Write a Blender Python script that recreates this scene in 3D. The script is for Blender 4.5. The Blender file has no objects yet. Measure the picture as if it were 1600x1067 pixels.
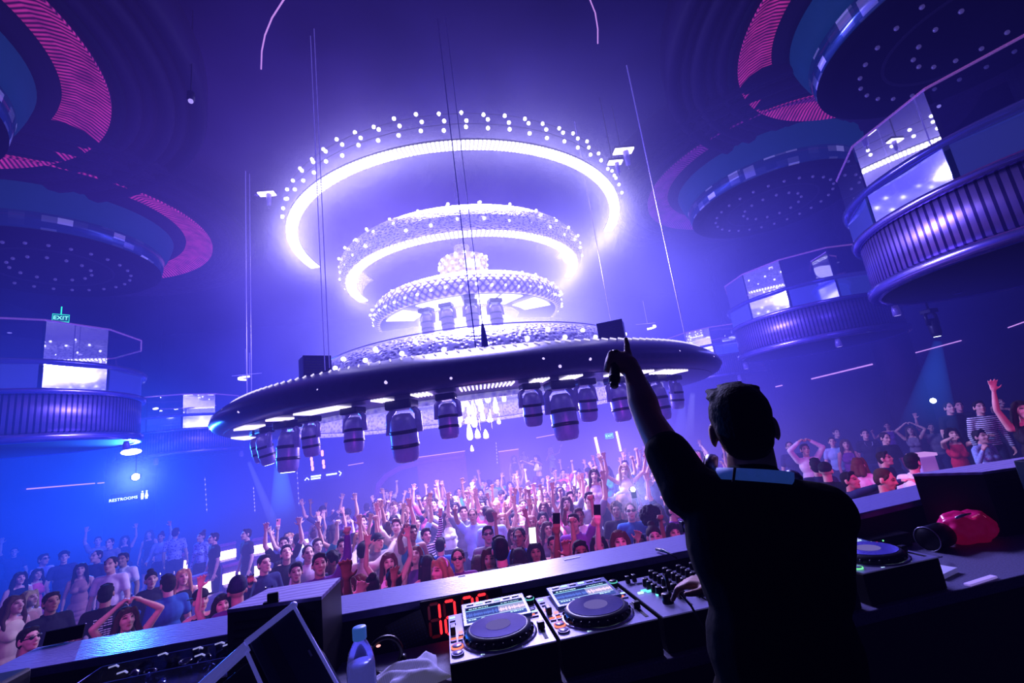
import bpy, bmesh, math, random
from math import sin, cos, pi, radians, sqrt, exp, atan2, tan
from mathutils import Vector, Matrix, Euler, Quaternion

random.seed(7)
scn = bpy.context.scene
COL = scn.collection
PI = pi

# ------------------------------------------------------------------ camera
F, CX, CY = 700.0, 800.0, 533.5
CAM = Vector((0, 0, 1.70))
YAW, PITCH, ROLL = radians(10.4), radians(12.0), radians(-7.6)
_f = Vector((sin(YAW) * cos(PITCH), cos(YAW) * cos(PITCH), sin(PITCH)))
_r0 = Vector((cos(YAW), -sin(YAW), 0))
_u0 = _r0.cross(_f)
_r = _r0 * cos(ROLL) + _u0 * sin(ROLL)
_u = -_r0 * sin(ROLL) + _u0 * cos(ROLL)


def ray(px, py):
    """direction of the photograph's point (px, py), per metre of depth"""
    return _r * ((px - CX) / F) + _u * ((CY - py) / F) + _f


def on_z(px, py, z):
    d = ray(px, py)
    return CAM + d * ((z - CAM.z) / d.z)


def on_y(px, py, y):
    d = ray(px, py)
    return CAM + d * ((y - CAM.y) / d.y)


def at_d(px, py, depth):
    return CAM + ray(px, py) * depth


def pix(P):
    v = Vector(P) - CAM
    z = v.dot(_f)
    return CX + F * v.dot(_r) / z, CY - F * v.dot(_u) / z


cd = bpy.data.cameras.new('camera')
cd.sensor_width = 36.0
cd.lens = F * 36.0 / 1600.0
cd.clip_end = 200
cam = bpy.data.objects.new('camera', cd)
COL.objects.link(cam)
cam.matrix_world = Matrix(((_r.x, _u.x, -_f.x, CAM.x), (_r.y, _u.y, -_f.y, CAM.y), (_r.z, _u.z, -_f.z, CAM.z), (0, 0, 0, 1)))
scn.camera = cam
scn.view_settings.view_transform = 'Standard'
scn.view_settings.look = 'None'
scn.view_settings.gamma = .88
scn.view_settings.exposure = .12
scn.cycles.max_bounces = 5
scn.cycles.diffuse_bounces = 2
scn.cycles.glossy_bounces = 3
scn.cycles.transmission_bounces = 4
scn.cycles.transparent_max_bounces = 8
scn.cycles.volume_bounces = 0
scn.cycles.use_denoising = True
scn.cycles.sample_clamp_indirect = 4.0
scn.cycles.caustics_reflective = False
scn.cycles.caustics_refractive = False


# ------------------------------------------------------------------ objects
def link(o, parent=None):
    COL.objects.link(o)
    if parent is not None:
        o.parent = parent
    return o


def tag(o, label=None, cat=None, group=None, kind=None):
    if label: o['label'] = label
    if cat: o['category'] = cat
    if group: o['group'] = group
    if kind: o['kind'] = kind
    return o


def thing(name, label, cat, loc=(0, 0, 0), rot=(0, 0, 0), group=None):
    o = bpy.data.objects.new(name, None)
    o.empty_display_size = .1
    link(o)
    o.location = loc
    o.rotation_euler = rot
    return tag(o, label, cat, group)


class MB:
    """collects shapes into one mesh"""
    def __init__(s):
        s.v, s.f, s.m = [], [], []

    def add(s, verts, faces, mi=0, M=None):
        n = len(s.v)
        if M is not None:
            verts = [M @ Vector(p) for p in verts]
        s.v += [tuple(p) for p in verts]
        s.f += [tuple(i + n for i in f) for f in faces]
        s.m += [mi] * len(faces)
        return s

    def box(s, c, d, mi=0, M=None, bev=0.0):
        x, y, z = d[0] / 2, d[1] / 2, d[2] / 2
        if bev <= 0:
            vs = [(c[0] + i * x, c[1] + j * y, c[2] + k * z) for i in (-1, 1) for j in (-1, 1) for k in (-1, 1)]
            fs = [(0, 1, 3, 2), (4, 6, 7, 5), (0, 4, 5, 1), (2, 3, 7, 6), (0, 2, 6, 4), (1, 5, 7, 3)]
            return s.add(vs, fs, mi, M)
        bm = bmesh.new()
        bmesh.ops.create_cube(bm, size=1.0)
        for v in bm.verts:
            v.co = Vector((c[0] + v.co.x * d[0], c[1] + v.co.y * d[1], c[2] + v.co.z * d[2]))
        bmesh.ops.bevel(bm, geom=list(bm.edges), offset=bev, segments=2, affect='EDGES', profile=.5)
        return s.bm(bm, mi, M)

    def bm(s, bm, mi=0, M=None):
        bm.verts.index_update()
        s.add([v.co.copy() for v in bm.verts], [[v.index for v in f.verts] for f in bm.faces], mi, M)
        bm.free()
        return s

    def lathe(s, prof, seg=48, a0=0.0, a1=2 * PI, mi=0, M=None, close=False):
        """prof: (radius, z) pairs; revolve about z from a0 to a1; close = closed profile loop"""
        full = abs(a1 - a0 - 2 * PI) < 1e-6
        n = seg if full else seg + 1
        vs, fs = [], []
        for i in range(n):
            a = a0 + (a1 - a0) * i / seg
            for r, z in prof:
                vs.append((r * cos(a), r * sin(a), z))
        k = len(prof)
        for i in range(seg):
            j = (i + 1) % n
            for q in range(k if close else k - 1):
                q2 = (q + 1) % k
                fs.append((i * k + q, j * k + q, j * k + q2, i * k + q2))
        if close and not full:
            fs.append(tuple(range(k)))
            fs.append(tuple(reversed(range((n - 1) * k, n * k))))
        return s.add(vs, fs, mi, M)

    def tube(s, pts, r, seg=8, mi=0, M=None, cap=True):
        pts = [Vector(p) for p in pts]
        rs = r if isinstance(r, (list, tuple)) else [r] * len(pts)
        vs, fs = [], []
        up = None
        for i, p in enumerate(pts):
            t = (pts[min(i + 1, len(pts) - 1)] - pts[max(i - 1, 0)]).normalized()
            if up is None:
                up = t.orthogonal().normalized()
            up = (up - t * up.dot(t)).normalized()
            w = t.cross(up)
            for q in range(seg):
                a = 2 * PI * q / seg
                vs.append(p + (up * cos(a) + w * sin(a)) * rs[i])
        for i in range(len(pts) - 1):
            for q in range(seg):
                q2 = (q + 1) % seg
                fs.append((i * seg + q, i * seg + q2, (i + 1) * seg + q2, (i + 1) * seg + q))
        if cap:
            fs.append(tuple(reversed(range(seg))))
            fs.append(tuple(range((len(pts) - 1) * seg, len(pts) * seg)))
        return s.add(vs, fs, mi, M)

    def cyl(s, c, r, h, seg=20, mi=0, M=None, r2=None):
        r2 = r if r2 is None else r2
        return s.tube([(c[0], c[1], c[2]), (c[0], c[1], c[2] + h)], [r, r2], seg, mi, M)

    def ball(s, c, r, seg=10, rings=6, mi=0, M=None):
        r = r if isinstance(r, (tuple, list)) else (r, r, r)
        vs = [(c[0], c[1], c[2] + r[2])]
        for i in range(1, rings):
            a = PI * i / rings
            for q in range(seg):
                b = 2 * PI * q / seg
                vs.append((c[0] + r[0] * sin(a) * cos(b), c[1] + r[1] * sin(a) * sin(b), c[2] + r[2] * cos(a)))
        vs.append((c[0], c[1], c[2] - r[2]))
        fs = [(0, 1 + q, 1 + (q + 1) % seg) for q in range(seg)]
        for i in range(rings - 2):
            for q in range(seg):
                q2 = (q + 1) % seg
                fs.append((1 + i * seg + q, 1 + (i + 1) * seg + q, 1 + (i + 1) * seg + q2, 1 + i * seg + q2))
        L = len(vs) - 1
        o = 1 + (rings - 2) * seg
        fs += [(L, o + (q + 1) % seg, o + q) for q in range(seg)]
        return s.add(vs, fs, mi, M)

    def prism(s, poly, z0, z1, mi=0, M=None):
        n = len(poly)
        vs = [(p[0], p[1], z0) for p in poly] + [(p[0], p[1], z1) for p in poly]
        fs = [tuple(reversed(range(n))), tuple(range(n, 2 * n))]
        fs += [(i, (i + 1) % n, n + (i + 1) % n, n + i) for i in range(n)]
        return s.add(vs, fs, mi, M)

    def capsule(s, a, b, ra, rb, seg=12, M=None):
        """closed tapered capsule from a to b"""
        a, b = Vector(a), Vector(b)
        t = (b - a)
        L = t.length
        t = t / L if L > 1e-6 else Vector((0, 0, 1))
        u = t.orthogonal().normalized()
        w = t.cross(u)
        prof = []
        for i in range(1, 5):
            th = PI / 2 * i / 4
            prof.append((a - t * ra * cos(th), ra * sin(th)))
        for i in range(0, 4):
            th = PI / 2 * i / 4
            prof.append((b + t * rb * sin(th), rb * cos(th)))
        vs = [a - t * ra]
        for c, r in prof:
            for q in range(seg):
                an = 2 * PI * q / seg
                vs.append(c + (u * cos(an) + w * sin(an)) * r)
        vs.append(b + t * rb)
        fs = [(0, 1 + (q + 1) % seg, 1 + q) for q in range(seg)]
        for i in range(len(prof) - 1):
            for q in range(seg):
                q2 = (q + 1) % seg
                fs.append((1 + i * seg + q, 1 + i * seg + q2, 1 + (i + 1) * seg + q2, 1 + (i + 1) * seg + q))
        L_ = len(vs) - 1
        o = 1 + (len(prof) - 1) * seg
        fs += [(L_, o + q, o + (q + 1) % seg) for q in range(seg)]
        return s.add(vs, fs, 0, M)

    def mesh(s, name, mats, smooth=False):
        me = bpy.data.meshes.new(name)
        me.from_pydata(s.v, [], s.f)
        for m in (mats if isinstance(mats, (list, tuple)) else [mats]):
            me.materials.append(m)
        me.polygons.foreach_set('material_index', s.m)
        if smooth:
            me.polygons.foreach_set('use_smooth', [True] * len(me.polygons))
        me.update()
        bm = bmesh.new()
        bm.from_mesh(me)
        bmesh.ops.recalc_face_normals(bm, faces=bm.faces)
        bm.to_mesh(me)
        bm.free()
        return me

    def obj(s, name, mats, parent=None, smooth=False, loc=None, rot=None):
        o = bpy.data.objects.new(name, s.mesh(name, mats, smooth))
        link(o, parent)
        if loc is not None: o.location = loc
        if rot is not None: o.rotation_euler = rot
        return o


def struct(o, label=None):
    o['kind'] = 'structure'
    if label: o['label'] = label
    return o


def dup(o, parent=None, **kw):
    """copy of a thing with its parts and sub-parts"""
    c = o.copy()
    COL.objects.link(c)
    c.parent = parent
    if parent is not None:
        c.matrix_parent_inverse = o.matrix_parent_inverse.copy()
    for ch in KIDS.get(o.name, []):
        dup(ch, c)
    return c


KIDS = {}


def index_kids():
    KIDS.clear()
    for o in COL.objects:
        if o.parent is not None:
            KIDS.setdefault(o.parent.name, []).append(o)


def text_mesh(body, size, extrude=.004, align='CENTER'):
    cu = bpy.data.curves.new('letters', 'FONT')
    cu.body = body
    cu.size = size
    cu.extrude = extrude
    cu.align_x = align
    cu.align_y = 'CENTER'
    cu.resolution_u = 2
    o = bpy.data.objects.new('letters', cu)
    COL.objects.link(o)
    dg = bpy.context.evaluated_depsgraph_get()
    me = bpy.data.meshes.new_from_object(o.evaluated_get(dg))
    bpy.data.objects.remove(o)
    return me


# ------------------------------------------------------------------ materials
class NT:
    def __init__(s, tree):
        s.t = tree

    def n(s, typ, **kw):
        nd = s.t.nodes.new(typ)
        for k, v in kw.items():
            setattr(nd, k, v)
        return nd

    def set(s, sock, v):
        if isinstance(v, bpy.types.NodeSocket):
            s.t.links.new(v, sock)
        else:
            sock.default_value = v

    def math(s, op, a, b=None, c=None, clamp=False):
        nd = s.n('ShaderNodeMath', operation=op, use_clamp=clamp)
        s.set(nd.inputs[0], a)
        if b is not None: s.set(nd.inputs[1], b)
        if c is not None: s.set(nd.inputs[2], c)
        return nd.outputs[0]

    def vec(s, op, a, b=None, scale=None):
        nd = s.n('ShaderNodeVectorMath', operation=op)
        s.set(nd.inputs[0], a)
        if b is not None: s.set(nd.inputs[1], b)
        if scale is not None: s.set(nd.inputs['Scale'], scale)
        return nd.outputs['Value'] if op in ('DOT_PRODUCT', 'LENGTH', 'DISTANCE') else nd.outputs['Vector']

    def ramp(s, fac, stops):
        nd = s.n('ShaderNodeValToRGB')
        s.set(nd.inputs[0], fac)
        e = nd.color_ramp.elements
        while len(e) < len(stops): e.new(.5)
        for el, (p, c) in zip(e, stops):
            el.position = p
            el.color = (*c, 1)
        return nd.outputs[0]

    def mix(s, fac, a, b):
        nd = s.n('ShaderNodeMix', data_type='RGBA')
        s.set(nd.inputs[0], fac)
        s.set(nd.inputs[6], a if isinstance(a, bpy.types.NodeSocket) else (*a, 1))
        s.set(nd.inputs[7], b if isinstance(b, bpy.types.NodeSocket) else (*b, 1))
        return nd.outputs[2]


def new_mat(name):
    m = bpy.data.materials.new(name)
    m.use_nodes = True
    m.node_tree.nodes.clear()
    nt = NT(m.node_tree)
    out = nt.n('ShaderNodeOutputMaterial')
    return m, nt, out


def pbr(name, col, rough=.5, metal=0.0, spec=.5, noise=.0, nscale=20.0, bump=0.0, emit=None, estr=0.0, alpha=None, trans=0.0, coat=0.0):
    m, nt, out = new_mat(name)
    b = nt.n('ShaderNodeBsdfPrincipled')
    tc = nt.n('ShaderNodeTexCoord')
    if noise > 0 or bump > 0:
        nz = nt.n('ShaderNodeTexNoise')
        nz.inputs['Scale'].default_value = nscale
        nz.inputs['Detail'].default_value = 3
        nt.set(nz.inputs['Vector'], tc.outputs['Object'])
    if noise > 0:
        d = tuple(c * (1 - noise) for c in col)
        l = tuple(min(1, c * (1 + noise)) for c in col)
        nt.set(b.inputs['Base Color'], nt.mix(nz.outputs['Fac'], d, l))
    else:
        b.inputs['Base Color'].default_value = (*col, 1)
    if bump > 0:
        bp = nt.n('ShaderNodeBump')
        bp.inputs['Strength'].default_value = bump
        bp.inputs['Distance'].default_value = .01
        nt.set(bp.inputs['Height'], nz.outputs['Fac'])
        nt.set(b.inputs['Normal'], bp.outputs[0])
    b.inputs['Roughness'].default_value = rough
    b.inputs['Metallic'].default_value = metal
    b.inputs['Specular IOR Level'].default_value = spec
    if trans: b.inputs['Transmission Weight'].default_value = trans
    if coat: b.inputs['Coat Weight'].default_value = coat
    if alpha is not None: b.inputs['Alpha'].default_value = alpha
    if emit:
        b.inputs['Emission Color'].default_value = (*emit, 1)
        b.inputs['Emission Strength'].default_value = estr
        m.cycles.emission_sampling = 'NONE'
    nt.set(out.inputs[0], b.outputs[0])
    return m


def emis(name, col, strength, sample=False):
    m, nt, out = new_mat(name)
    e = nt.n('ShaderNodeEmission')
    e.inputs[0].default_value = (*col, 1)
    e.inputs[1].default_value = strength
    nt.set(out.inputs[0], e.outputs[0])
    m.cycles.emission_sampling = 'AUTO' if sample else 'NONE'
    return m


def stripes(name, col, strength, n, lo=.35, sample=False, radial=True, scale=1.0):
    """light strip made of fine cross bars; n bars round the circle"""
    m, nt, out = new_mat(name)
    tc = nt.n('ShaderNodeTexCoord')
    sx = nt.n('ShaderNodeSeparateXYZ')
    nt.set(sx.inputs[0], tc.outputs['Object'])
    a = nt.math('ARCTAN2', sx.outputs[1], sx.outputs[0])
    w = nt.math('SINE', nt.math('MULTIPLY', a, float(n)))
    w = nt.math('GREATER_THAN', w, -.35)
    st = nt.math('MULTIPLY_ADD', w, strength * (1 - lo), strength * lo)
    e = nt.n('ShaderNodeEmission')
    e.inputs[0].default_value = (*col, 1)
    nt.set(e.inputs[1], st)
    nt.set(out.inputs[0], e.outputs[0])
    m.cycles.emission_sampling = 'AUTO' if sample else 'NONE'
    return m


def tinted(name, rough=.8, use_tint=False, spec=.3, sheen=0.0, pattern=None, strands=False):
    """colour comes from the object's own colour; the mesh attribute 'tint' darkens eyes, brows and lips"""
    m, nt, out = new_mat(name)
    b = nt.n('ShaderNodeBsdfPrincipled')
    oi = nt.n('ShaderNodeObjectInfo')
    c = oi.outputs['Color']
    tc = nt.n('ShaderNodeTexCoord')
    if use_tint:
        at = nt.n('ShaderNodeAttribute', attribute_name='tint')
        mx = nt.n('ShaderNodeMix', data_type='RGBA', blend_type='MULTIPLY')
        mx.inputs[0].default_value = 1
        nt.set(mx.inputs[6], c)
        nt.set(mx.inputs[7], at.outputs['Color'])
        c = mx.outputs[2]
    nz = nt.n('ShaderNodeTexNoise')
    nz.inputs['Scale'].default_value = 9.0 if pattern is None else 60.0
    nt.set(nz.inputs['Vector'], tc.outputs['Object'])
    hs = nt.n('ShaderNodeHueSaturation')
    nt.set(hs.inputs['Color'], c)
    nt.set(hs.inputs['Value'], nt.math('MULTIPLY_ADD', nz.outputs['Fac'], .5 if pattern is None else 1.4, .75 if pattern is None else .3))
    c = hs.outputs[0]
    if pattern == 'stripe':
        wv = nt.n('ShaderNodeTexWave', bands_direction='Z')
        wv.inputs['Scale'].default_value = 9
        nt.set(wv.inputs['Vector'], tc.outputs['Object'])
        c = nt.mix(nt.math('GREATER_THAN', wv.outputs['Fac'], .5), (.03, .03, .05), c)
    if pattern == 'print':
        vo = nt.n('ShaderNodeTexVoronoi')
        vo.inputs['Scale'].default_value = 22
        nt.set(vo.inputs['Vector'], tc.outputs['Object'])
        c = nt.mix(nt.math('LESS_THAN', vo.outputs['Distance'], .32), c, (.08, .1, .25))
    if strands:
        mp = nt.n('ShaderNodeMapping')
        mp.inputs['Scale'].default_value = (1, 1, .12)
        nt.set(mp.inputs[0], tc.outputs['Object'])
        n2 = nt.n('ShaderNodeTexNoise')
        n2.inputs['Scale'].default_value = 190
        nt.set(n2.inputs['Vector'], mp.outputs[0])
        bp = nt.n('ShaderNodeBump')
        bp.inputs['Strength'].default_value = .7
        bp.inputs['Distance'].default_value = .006
        nt.set(bp.inputs['Height'], n2.outputs['Fac'])
        nt.set(b.inputs['Normal'], bp.outputs[0])
    nt.set(b.inputs['Base Color'], c)
    b.inputs['Roughness'].default_value = rough
    b.inputs['Specular IOR Level'].default_value = spec
    nt.set(out.inputs[0], b.outputs[0])
    return m


def wave_mat(name, c1, c2, scale, rough=.4, metal=0.0, emit=0.0, angular=0, axis='X', bump=0.0, dist=1.0, thr=None):
    """ribbed, pleated or grained surface; angular = number of ribs round the object's axis"""
    m, nt, out = new_mat(name)
    tc = nt.n('ShaderNodeTexCoord')
    if angular:
        sx = nt.n('ShaderNodeSeparateXYZ')
        nt.set(sx.inputs[0], tc.outputs['Object'])
        a = nt.math('ARCTAN2', sx.outputs[1], sx.outputs[0])
        nz = nt.n('ShaderNodeTexNoise')
        nz.inputs['Scale'].default_value = 4
        nt.set(nz.inputs['Vector'], tc.outputs['Object'])
        fac = nt.math('MULTIPLY_ADD', nt.math('SINE', nt.math('ADD', nt.math('MULTIPLY', a, float(angular)), nt.math('MULTIPLY', nz.outputs['Fac'], dist * 8))), .5, .5)
        if dist: fac = nt.math('MULTIPLY', fac, nt.math('MULTIPLY_ADD', nz.outputs['Fac'], 1.6, .1))
    else:
        wv = nt.n('ShaderNodeTexWave', bands_direction=axis)
        wv.inputs['Scale'].default_value = scale
        wv.inputs['Distortion'].default_value = dist
        wv.inputs['Detail'].default_value = 3
        nt.set(wv.inputs['Vector'], tc.outputs['Object'])
        fac = wv.outputs['Fac']
    if thr is not None: fac = nt.math('GREATER_THAN', fac, thr)
    col = nt.mix(fac, c1, c2)
    b = nt.n('ShaderNodeBsdfPrincipled')
    nt.set(b.inputs['Base Color'], col)
    b.inputs['Roughness'].default_value = rough
    b.inputs['Metallic'].default_value = metal
    if emit:
        nt.set(b.inputs['Emission Color'], col)
        b.inputs['Emission Strength'].default_value = emit
        m.cycles.emission_sampling = 'NONE'
    if bump:
        bp = nt.n('ShaderNodeBump')
        bp.inputs['Strength'].default_value = bump
        bp.inputs['Distance'].default_value = .02
        nt.set(bp.inputs['Height'], fac)
        nt.set(b.inputs['Normal'], bp.outputs[0])
    nt.set(out.inputs[0], b.outputs[0])
    return m


def voro_mat(name, c1, c2, scale, rough=.3, metal=.3, emit=0.0, bump=.8, cross=False, stretch=(1, 1, 1)):
    """honeycomb or crosshatched shell"""
    m, nt, out = new_mat(name)
    tc = nt.n('ShaderNodeTexCoord')
    if cross:
        sx = nt.n('ShaderNodeSeparateXYZ')
        nt.set(sx.inputs[0], tc.outputs['Object'])
        a = nt.math('MULTIPLY', nt.math('ARCTAN2', sx.outputs[1], sx.outputs[0]), scale * 2.2)
        z = nt.math('MULTIPLY', sx.outputs[2], scale)
        p = nt.math('SINE', nt.math('MULTIPLY', nt.math('ADD', a, z), 6.0))
        q = nt.math('SINE', nt.math('MULTIPLY', nt.math('SUBTRACT', a, z), 6.0))
        fac = nt.math('MULTIPLY', nt.math('MULTIPLY_ADD', p, .5, .5), nt.math('MULTIPLY_ADD', q, .5, .5))
        fac = nt.math('POWER', fac, .5)
    else:
        mp = nt.n('ShaderNodeMapping')
        mp.inputs['Scale'].default_value = stretch
        nt.set(mp.inputs[0], tc.outputs['Object'])
        vo = nt.n('ShaderNodeTexVoronoi')
        vo.inputs['Scale'].default_value = scale
        nt.set(vo.inputs['Vector'], mp.outputs[0])
        fac = nt.math('MULTIPLY', vo.outputs['Distance'], 1.6, clamp=True)
    col = nt.mix(fac, c2, c1) if not cross else nt.mix(fac, c1, c2)
    b = nt.n('ShaderNodeBsdfPrincipled')
    nt.set(b.inputs['Base Color'], col)
    b.inputs['Roughness'].default_value = rough
    b.inputs['Metallic'].default_value = metal
    if emit:
        nt.set(b.inputs['Emission Color'], col)
        b.inputs['Emission Strength'].default_value = emit
        m.cycles.emission_sampling = 'NONE'
    bp = nt.n('ShaderNodeBump')
    bp.inputs['Strength'].default_value = bump
    bp.inputs['Distance'].default_value = .03
    nt.set(bp.inputs['Height'], fac)
    nt.set(b.inputs['Normal'], bp.outputs[0])
    nt.set(out.inputs[0], b.outputs[0])
    return m


def glass(name, tint, gloss=.25, rough=.02):
    m, nt, out = new_mat(name)
    t = nt.n('ShaderNodeBsdfTransparent')
    t.inputs[0].default_value = (*tint, 1)
    g = nt.n('ShaderNodeBsdfGlossy')
    g.inputs['Roughness'].default_value = rough
    fr = nt.n('ShaderNodeFresnel')
    fr.inputs[0].default_value = 1.5
    mx = nt.n('ShaderNodeMixShader')
    nt.set(mx.inputs[0], nt.math('ADD', fr.outputs[0], gloss, clamp=True))
    nt.set(mx.inputs[1], t.outputs[0])
    nt.set(mx.inputs[2], g.outputs[0])
    nt.set(out.inputs[0], mx.outputs[0])
    return m


WHITE = (.80, .76, 1.0)
M = dict(
    black=pbr('black_matte', (.004, .004, .007), .6, spec=.3),
    blackp=pbr('black_plastic', (.006, .006, .011), .35, spec=.4),
    blackm=pbr('black_metal', (.02, .02, .035), .35, .6),
    charcoal=pbr('charcoal', (.02, .02, .035), .55, noise=.4),
    silver=pbr('brushed_aluminium', (.42, .40, .55), .35, .9, noise=.25, nscale=80),
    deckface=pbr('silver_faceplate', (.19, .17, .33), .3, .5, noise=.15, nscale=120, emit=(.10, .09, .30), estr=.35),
    wall=pbr('dark_wall_panel', (.02, .02, .06), .6, noise=.5, nscale=1.5),
    ceil=pbr('dark_ceiling', (.008, .009, .045), .8, spec=.1, noise=.6, nscale=.8),
    floor=pbr('dark_floor', (.02, .02, .05), .25, noise=.3, nscale=3),
    bulb=emis('bulb_glass', (.86, .84, 1.0), 5.0),
    bulbdim=emis('bulb_glass_dim', (.5, .4, 1.0), .8),
    dark_bulb=pbr('faint_bulb', (.10, .09, .22), .2, .2, emit=(.16, .12, .45), estr=.28),  # these bulbs keep a faint violet glow
    led=emis('led_white', (.80, .74, 1.0), 3.0),
    ledp=emis('led_pink', (1.0, .62, .92), 1.6),
    ledpd=emis('led_dim_pink', (.75, .38, .95), .7),
    ledw=emis('led_warm', (1.0, .55, .65), 1.6),
    orange=emis('orange_light', (1.0, .38, .38), 1.6),
    red=emis('red_led', (1.0, .035, .05), 1.6),
    redoff=pbr('red_led_off', (.05, .003, .006), .3, emit=(.4, .01, .02), estr=.12),
    green=emis('green_sign', (.03, .75, .40), 1.3),
    cyan=emis('cyan_led', (.2, .9, .9), 1.2),
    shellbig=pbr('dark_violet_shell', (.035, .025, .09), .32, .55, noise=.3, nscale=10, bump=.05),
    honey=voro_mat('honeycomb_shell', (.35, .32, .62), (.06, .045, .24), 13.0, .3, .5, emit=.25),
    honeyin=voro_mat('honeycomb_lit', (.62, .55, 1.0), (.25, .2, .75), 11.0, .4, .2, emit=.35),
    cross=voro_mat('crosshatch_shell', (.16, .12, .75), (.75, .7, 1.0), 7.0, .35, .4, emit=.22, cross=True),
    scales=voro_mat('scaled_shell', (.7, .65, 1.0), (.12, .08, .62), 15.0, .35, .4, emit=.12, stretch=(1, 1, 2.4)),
    skin=tinted('skin', .55, True, .35),
    cloth=tinted('cloth', .85),
    clothprint=tinted('printed_cloth', .8, pattern='print'),
    clothstripe=tinted('striped_cloth', .8, pattern='stripe'),
    sequin=tinted('sequin_cloth', .25, pattern='sequin', spec=.8),
    hair=tinted('hair', .72, spec=.22, strands=True),
)

# ------------------------------------------------------------------ the haze, painted as a glowing world volume that scatters no light 
AX = Vector((1.0, 10.9, 0))       # axis of the chandelier
world = bpy.data.worlds.new('haze_glow')
scn.world = world
world.use_nodes = True
world.node_tree.nodes.clear()
W = NT(world.node_tree)
wout = W.n('ShaderNodeOutputWorld')
wbg = W.n('ShaderNodeBackground')
wbg.inputs[0].default_value = (0, 0, 0, 1)
wbg.inputs[1].default_value = 0
W.set(wout.inputs['Surface'], wbg.outputs[0])
geo = W.n('ShaderNodeNewGeometry')
P = geo.outputs['Position']
acc = None


def add_term(fac, col):
    global acc
    t = W.vec('SCALE', col, scale=fac)
    acc = t if acc is None else W.vec('ADD', acc, t)


def gauss(c, s, col):
    d = W.vec('MULTIPLY', W.vec('SUBTRACT', P, tuple(c)), tuple(1.0 / q for q in s))
    g = W.math('EXPONENT', W.math('MULTIPLY', W.vec('DOT_PRODUCT', d, d), -1.0))
    add_term(g, col)


rel = W.vec('SUBTRACT', P, (AX.x, AX.y, 0))
sp = W.n('ShaderNodeSeparateXYZ')
W.set(sp.inputs[0], rel)
rxy = W.vec('LENGTH', W.vec('MULTIPLY', rel, (1, 1, 0)))


def torus_glow(R, z, s, col, front=2.0, soft=1.5):
    dr = W.math('SUBTRACT', rxy, R)
    dz = W.math('SUBTRACT', sp.outputs[2], z)
    d2 = W.math('MULTIPLY_ADD', dr, dr, W.math('MULTIPLY', dz, dz))
    g = W.math('DIVIDE', 1.0, W.math('POWER', W.math('MULTIPLY_ADD', d2, 1.0 / (s * s), 1.0), 1.5))
    if front is not None:
        k = W.math('MULTIPLY_ADD', sp.outputs[1], -1.0 / soft, front / soft, clamp=True)
        g = W.math('MULTIPLY', g, k)
    add_term(g, col)


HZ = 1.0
# violet-blue emission painted round the chandelier in place of scattered light
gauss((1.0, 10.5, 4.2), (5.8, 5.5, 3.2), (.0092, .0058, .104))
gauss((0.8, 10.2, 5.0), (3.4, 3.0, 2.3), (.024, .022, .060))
torus_glow(4.0, 6.75, .32, (.60, .55, .95))  # halo round the lit arcs put in as emission
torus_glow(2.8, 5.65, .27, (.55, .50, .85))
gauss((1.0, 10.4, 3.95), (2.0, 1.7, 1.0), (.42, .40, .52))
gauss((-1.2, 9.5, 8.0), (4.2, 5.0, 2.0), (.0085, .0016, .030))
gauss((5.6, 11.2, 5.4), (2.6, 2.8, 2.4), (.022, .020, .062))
# painted glare of the blue lamp beyond the left bar and the blue air round it
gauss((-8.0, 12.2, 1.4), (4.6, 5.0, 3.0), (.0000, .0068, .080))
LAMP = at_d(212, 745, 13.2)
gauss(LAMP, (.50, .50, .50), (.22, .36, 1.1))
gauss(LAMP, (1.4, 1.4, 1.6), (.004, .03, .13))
# painted glow of the right side air
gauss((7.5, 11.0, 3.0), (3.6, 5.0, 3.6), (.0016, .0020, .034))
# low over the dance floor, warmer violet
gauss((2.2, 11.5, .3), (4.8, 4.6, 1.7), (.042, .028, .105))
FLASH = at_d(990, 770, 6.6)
gauss(FLASH, (.28, .28, .25), (.42, .5, 1.2))  # painted glare round the phone flash
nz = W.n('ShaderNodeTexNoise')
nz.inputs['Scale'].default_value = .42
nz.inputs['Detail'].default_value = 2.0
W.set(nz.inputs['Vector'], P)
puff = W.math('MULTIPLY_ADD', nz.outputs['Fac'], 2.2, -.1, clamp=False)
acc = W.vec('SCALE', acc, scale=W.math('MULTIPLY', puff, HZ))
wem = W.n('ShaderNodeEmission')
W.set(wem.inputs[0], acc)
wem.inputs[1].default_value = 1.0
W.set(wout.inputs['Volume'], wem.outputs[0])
scn.cycles.volume_step_rate = 8.0
scn.cycles.use_adaptive_sampling = True
scn.cycles.adaptive_threshold = .04
scn.cycles.adaptive_min_samples = 16

# ------------------------------------------------------------------ the room
FLOOR = -1.2
RX0, RX1, RY0, RY1, RZ1 = -14.5, 16.5, -4.0, 23.0, 8.6
m = MB().box(((RX0 + RX1) / 2, (RY0 + RY1) / 2, FLOOR - .1), (RX1 - RX0 + .4, RY1 - RY0 + .4, .2))
struct(m.obj('floor', M['floor']))
m = MB().box(((RX0 + RX1) / 2, (RY0 + RY1) / 2, RZ1 + .1), (RX1 - RX0 + .4, RY1 - RY0 + .4, .2))
struct(m.obj('ceiling', M['ceil']))
H = RZ1 - FLOOR


def panel_wall(name, c, d, along):
    b = MB().box(c, d)
    struct(b.obj(name, M['wall']))


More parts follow.
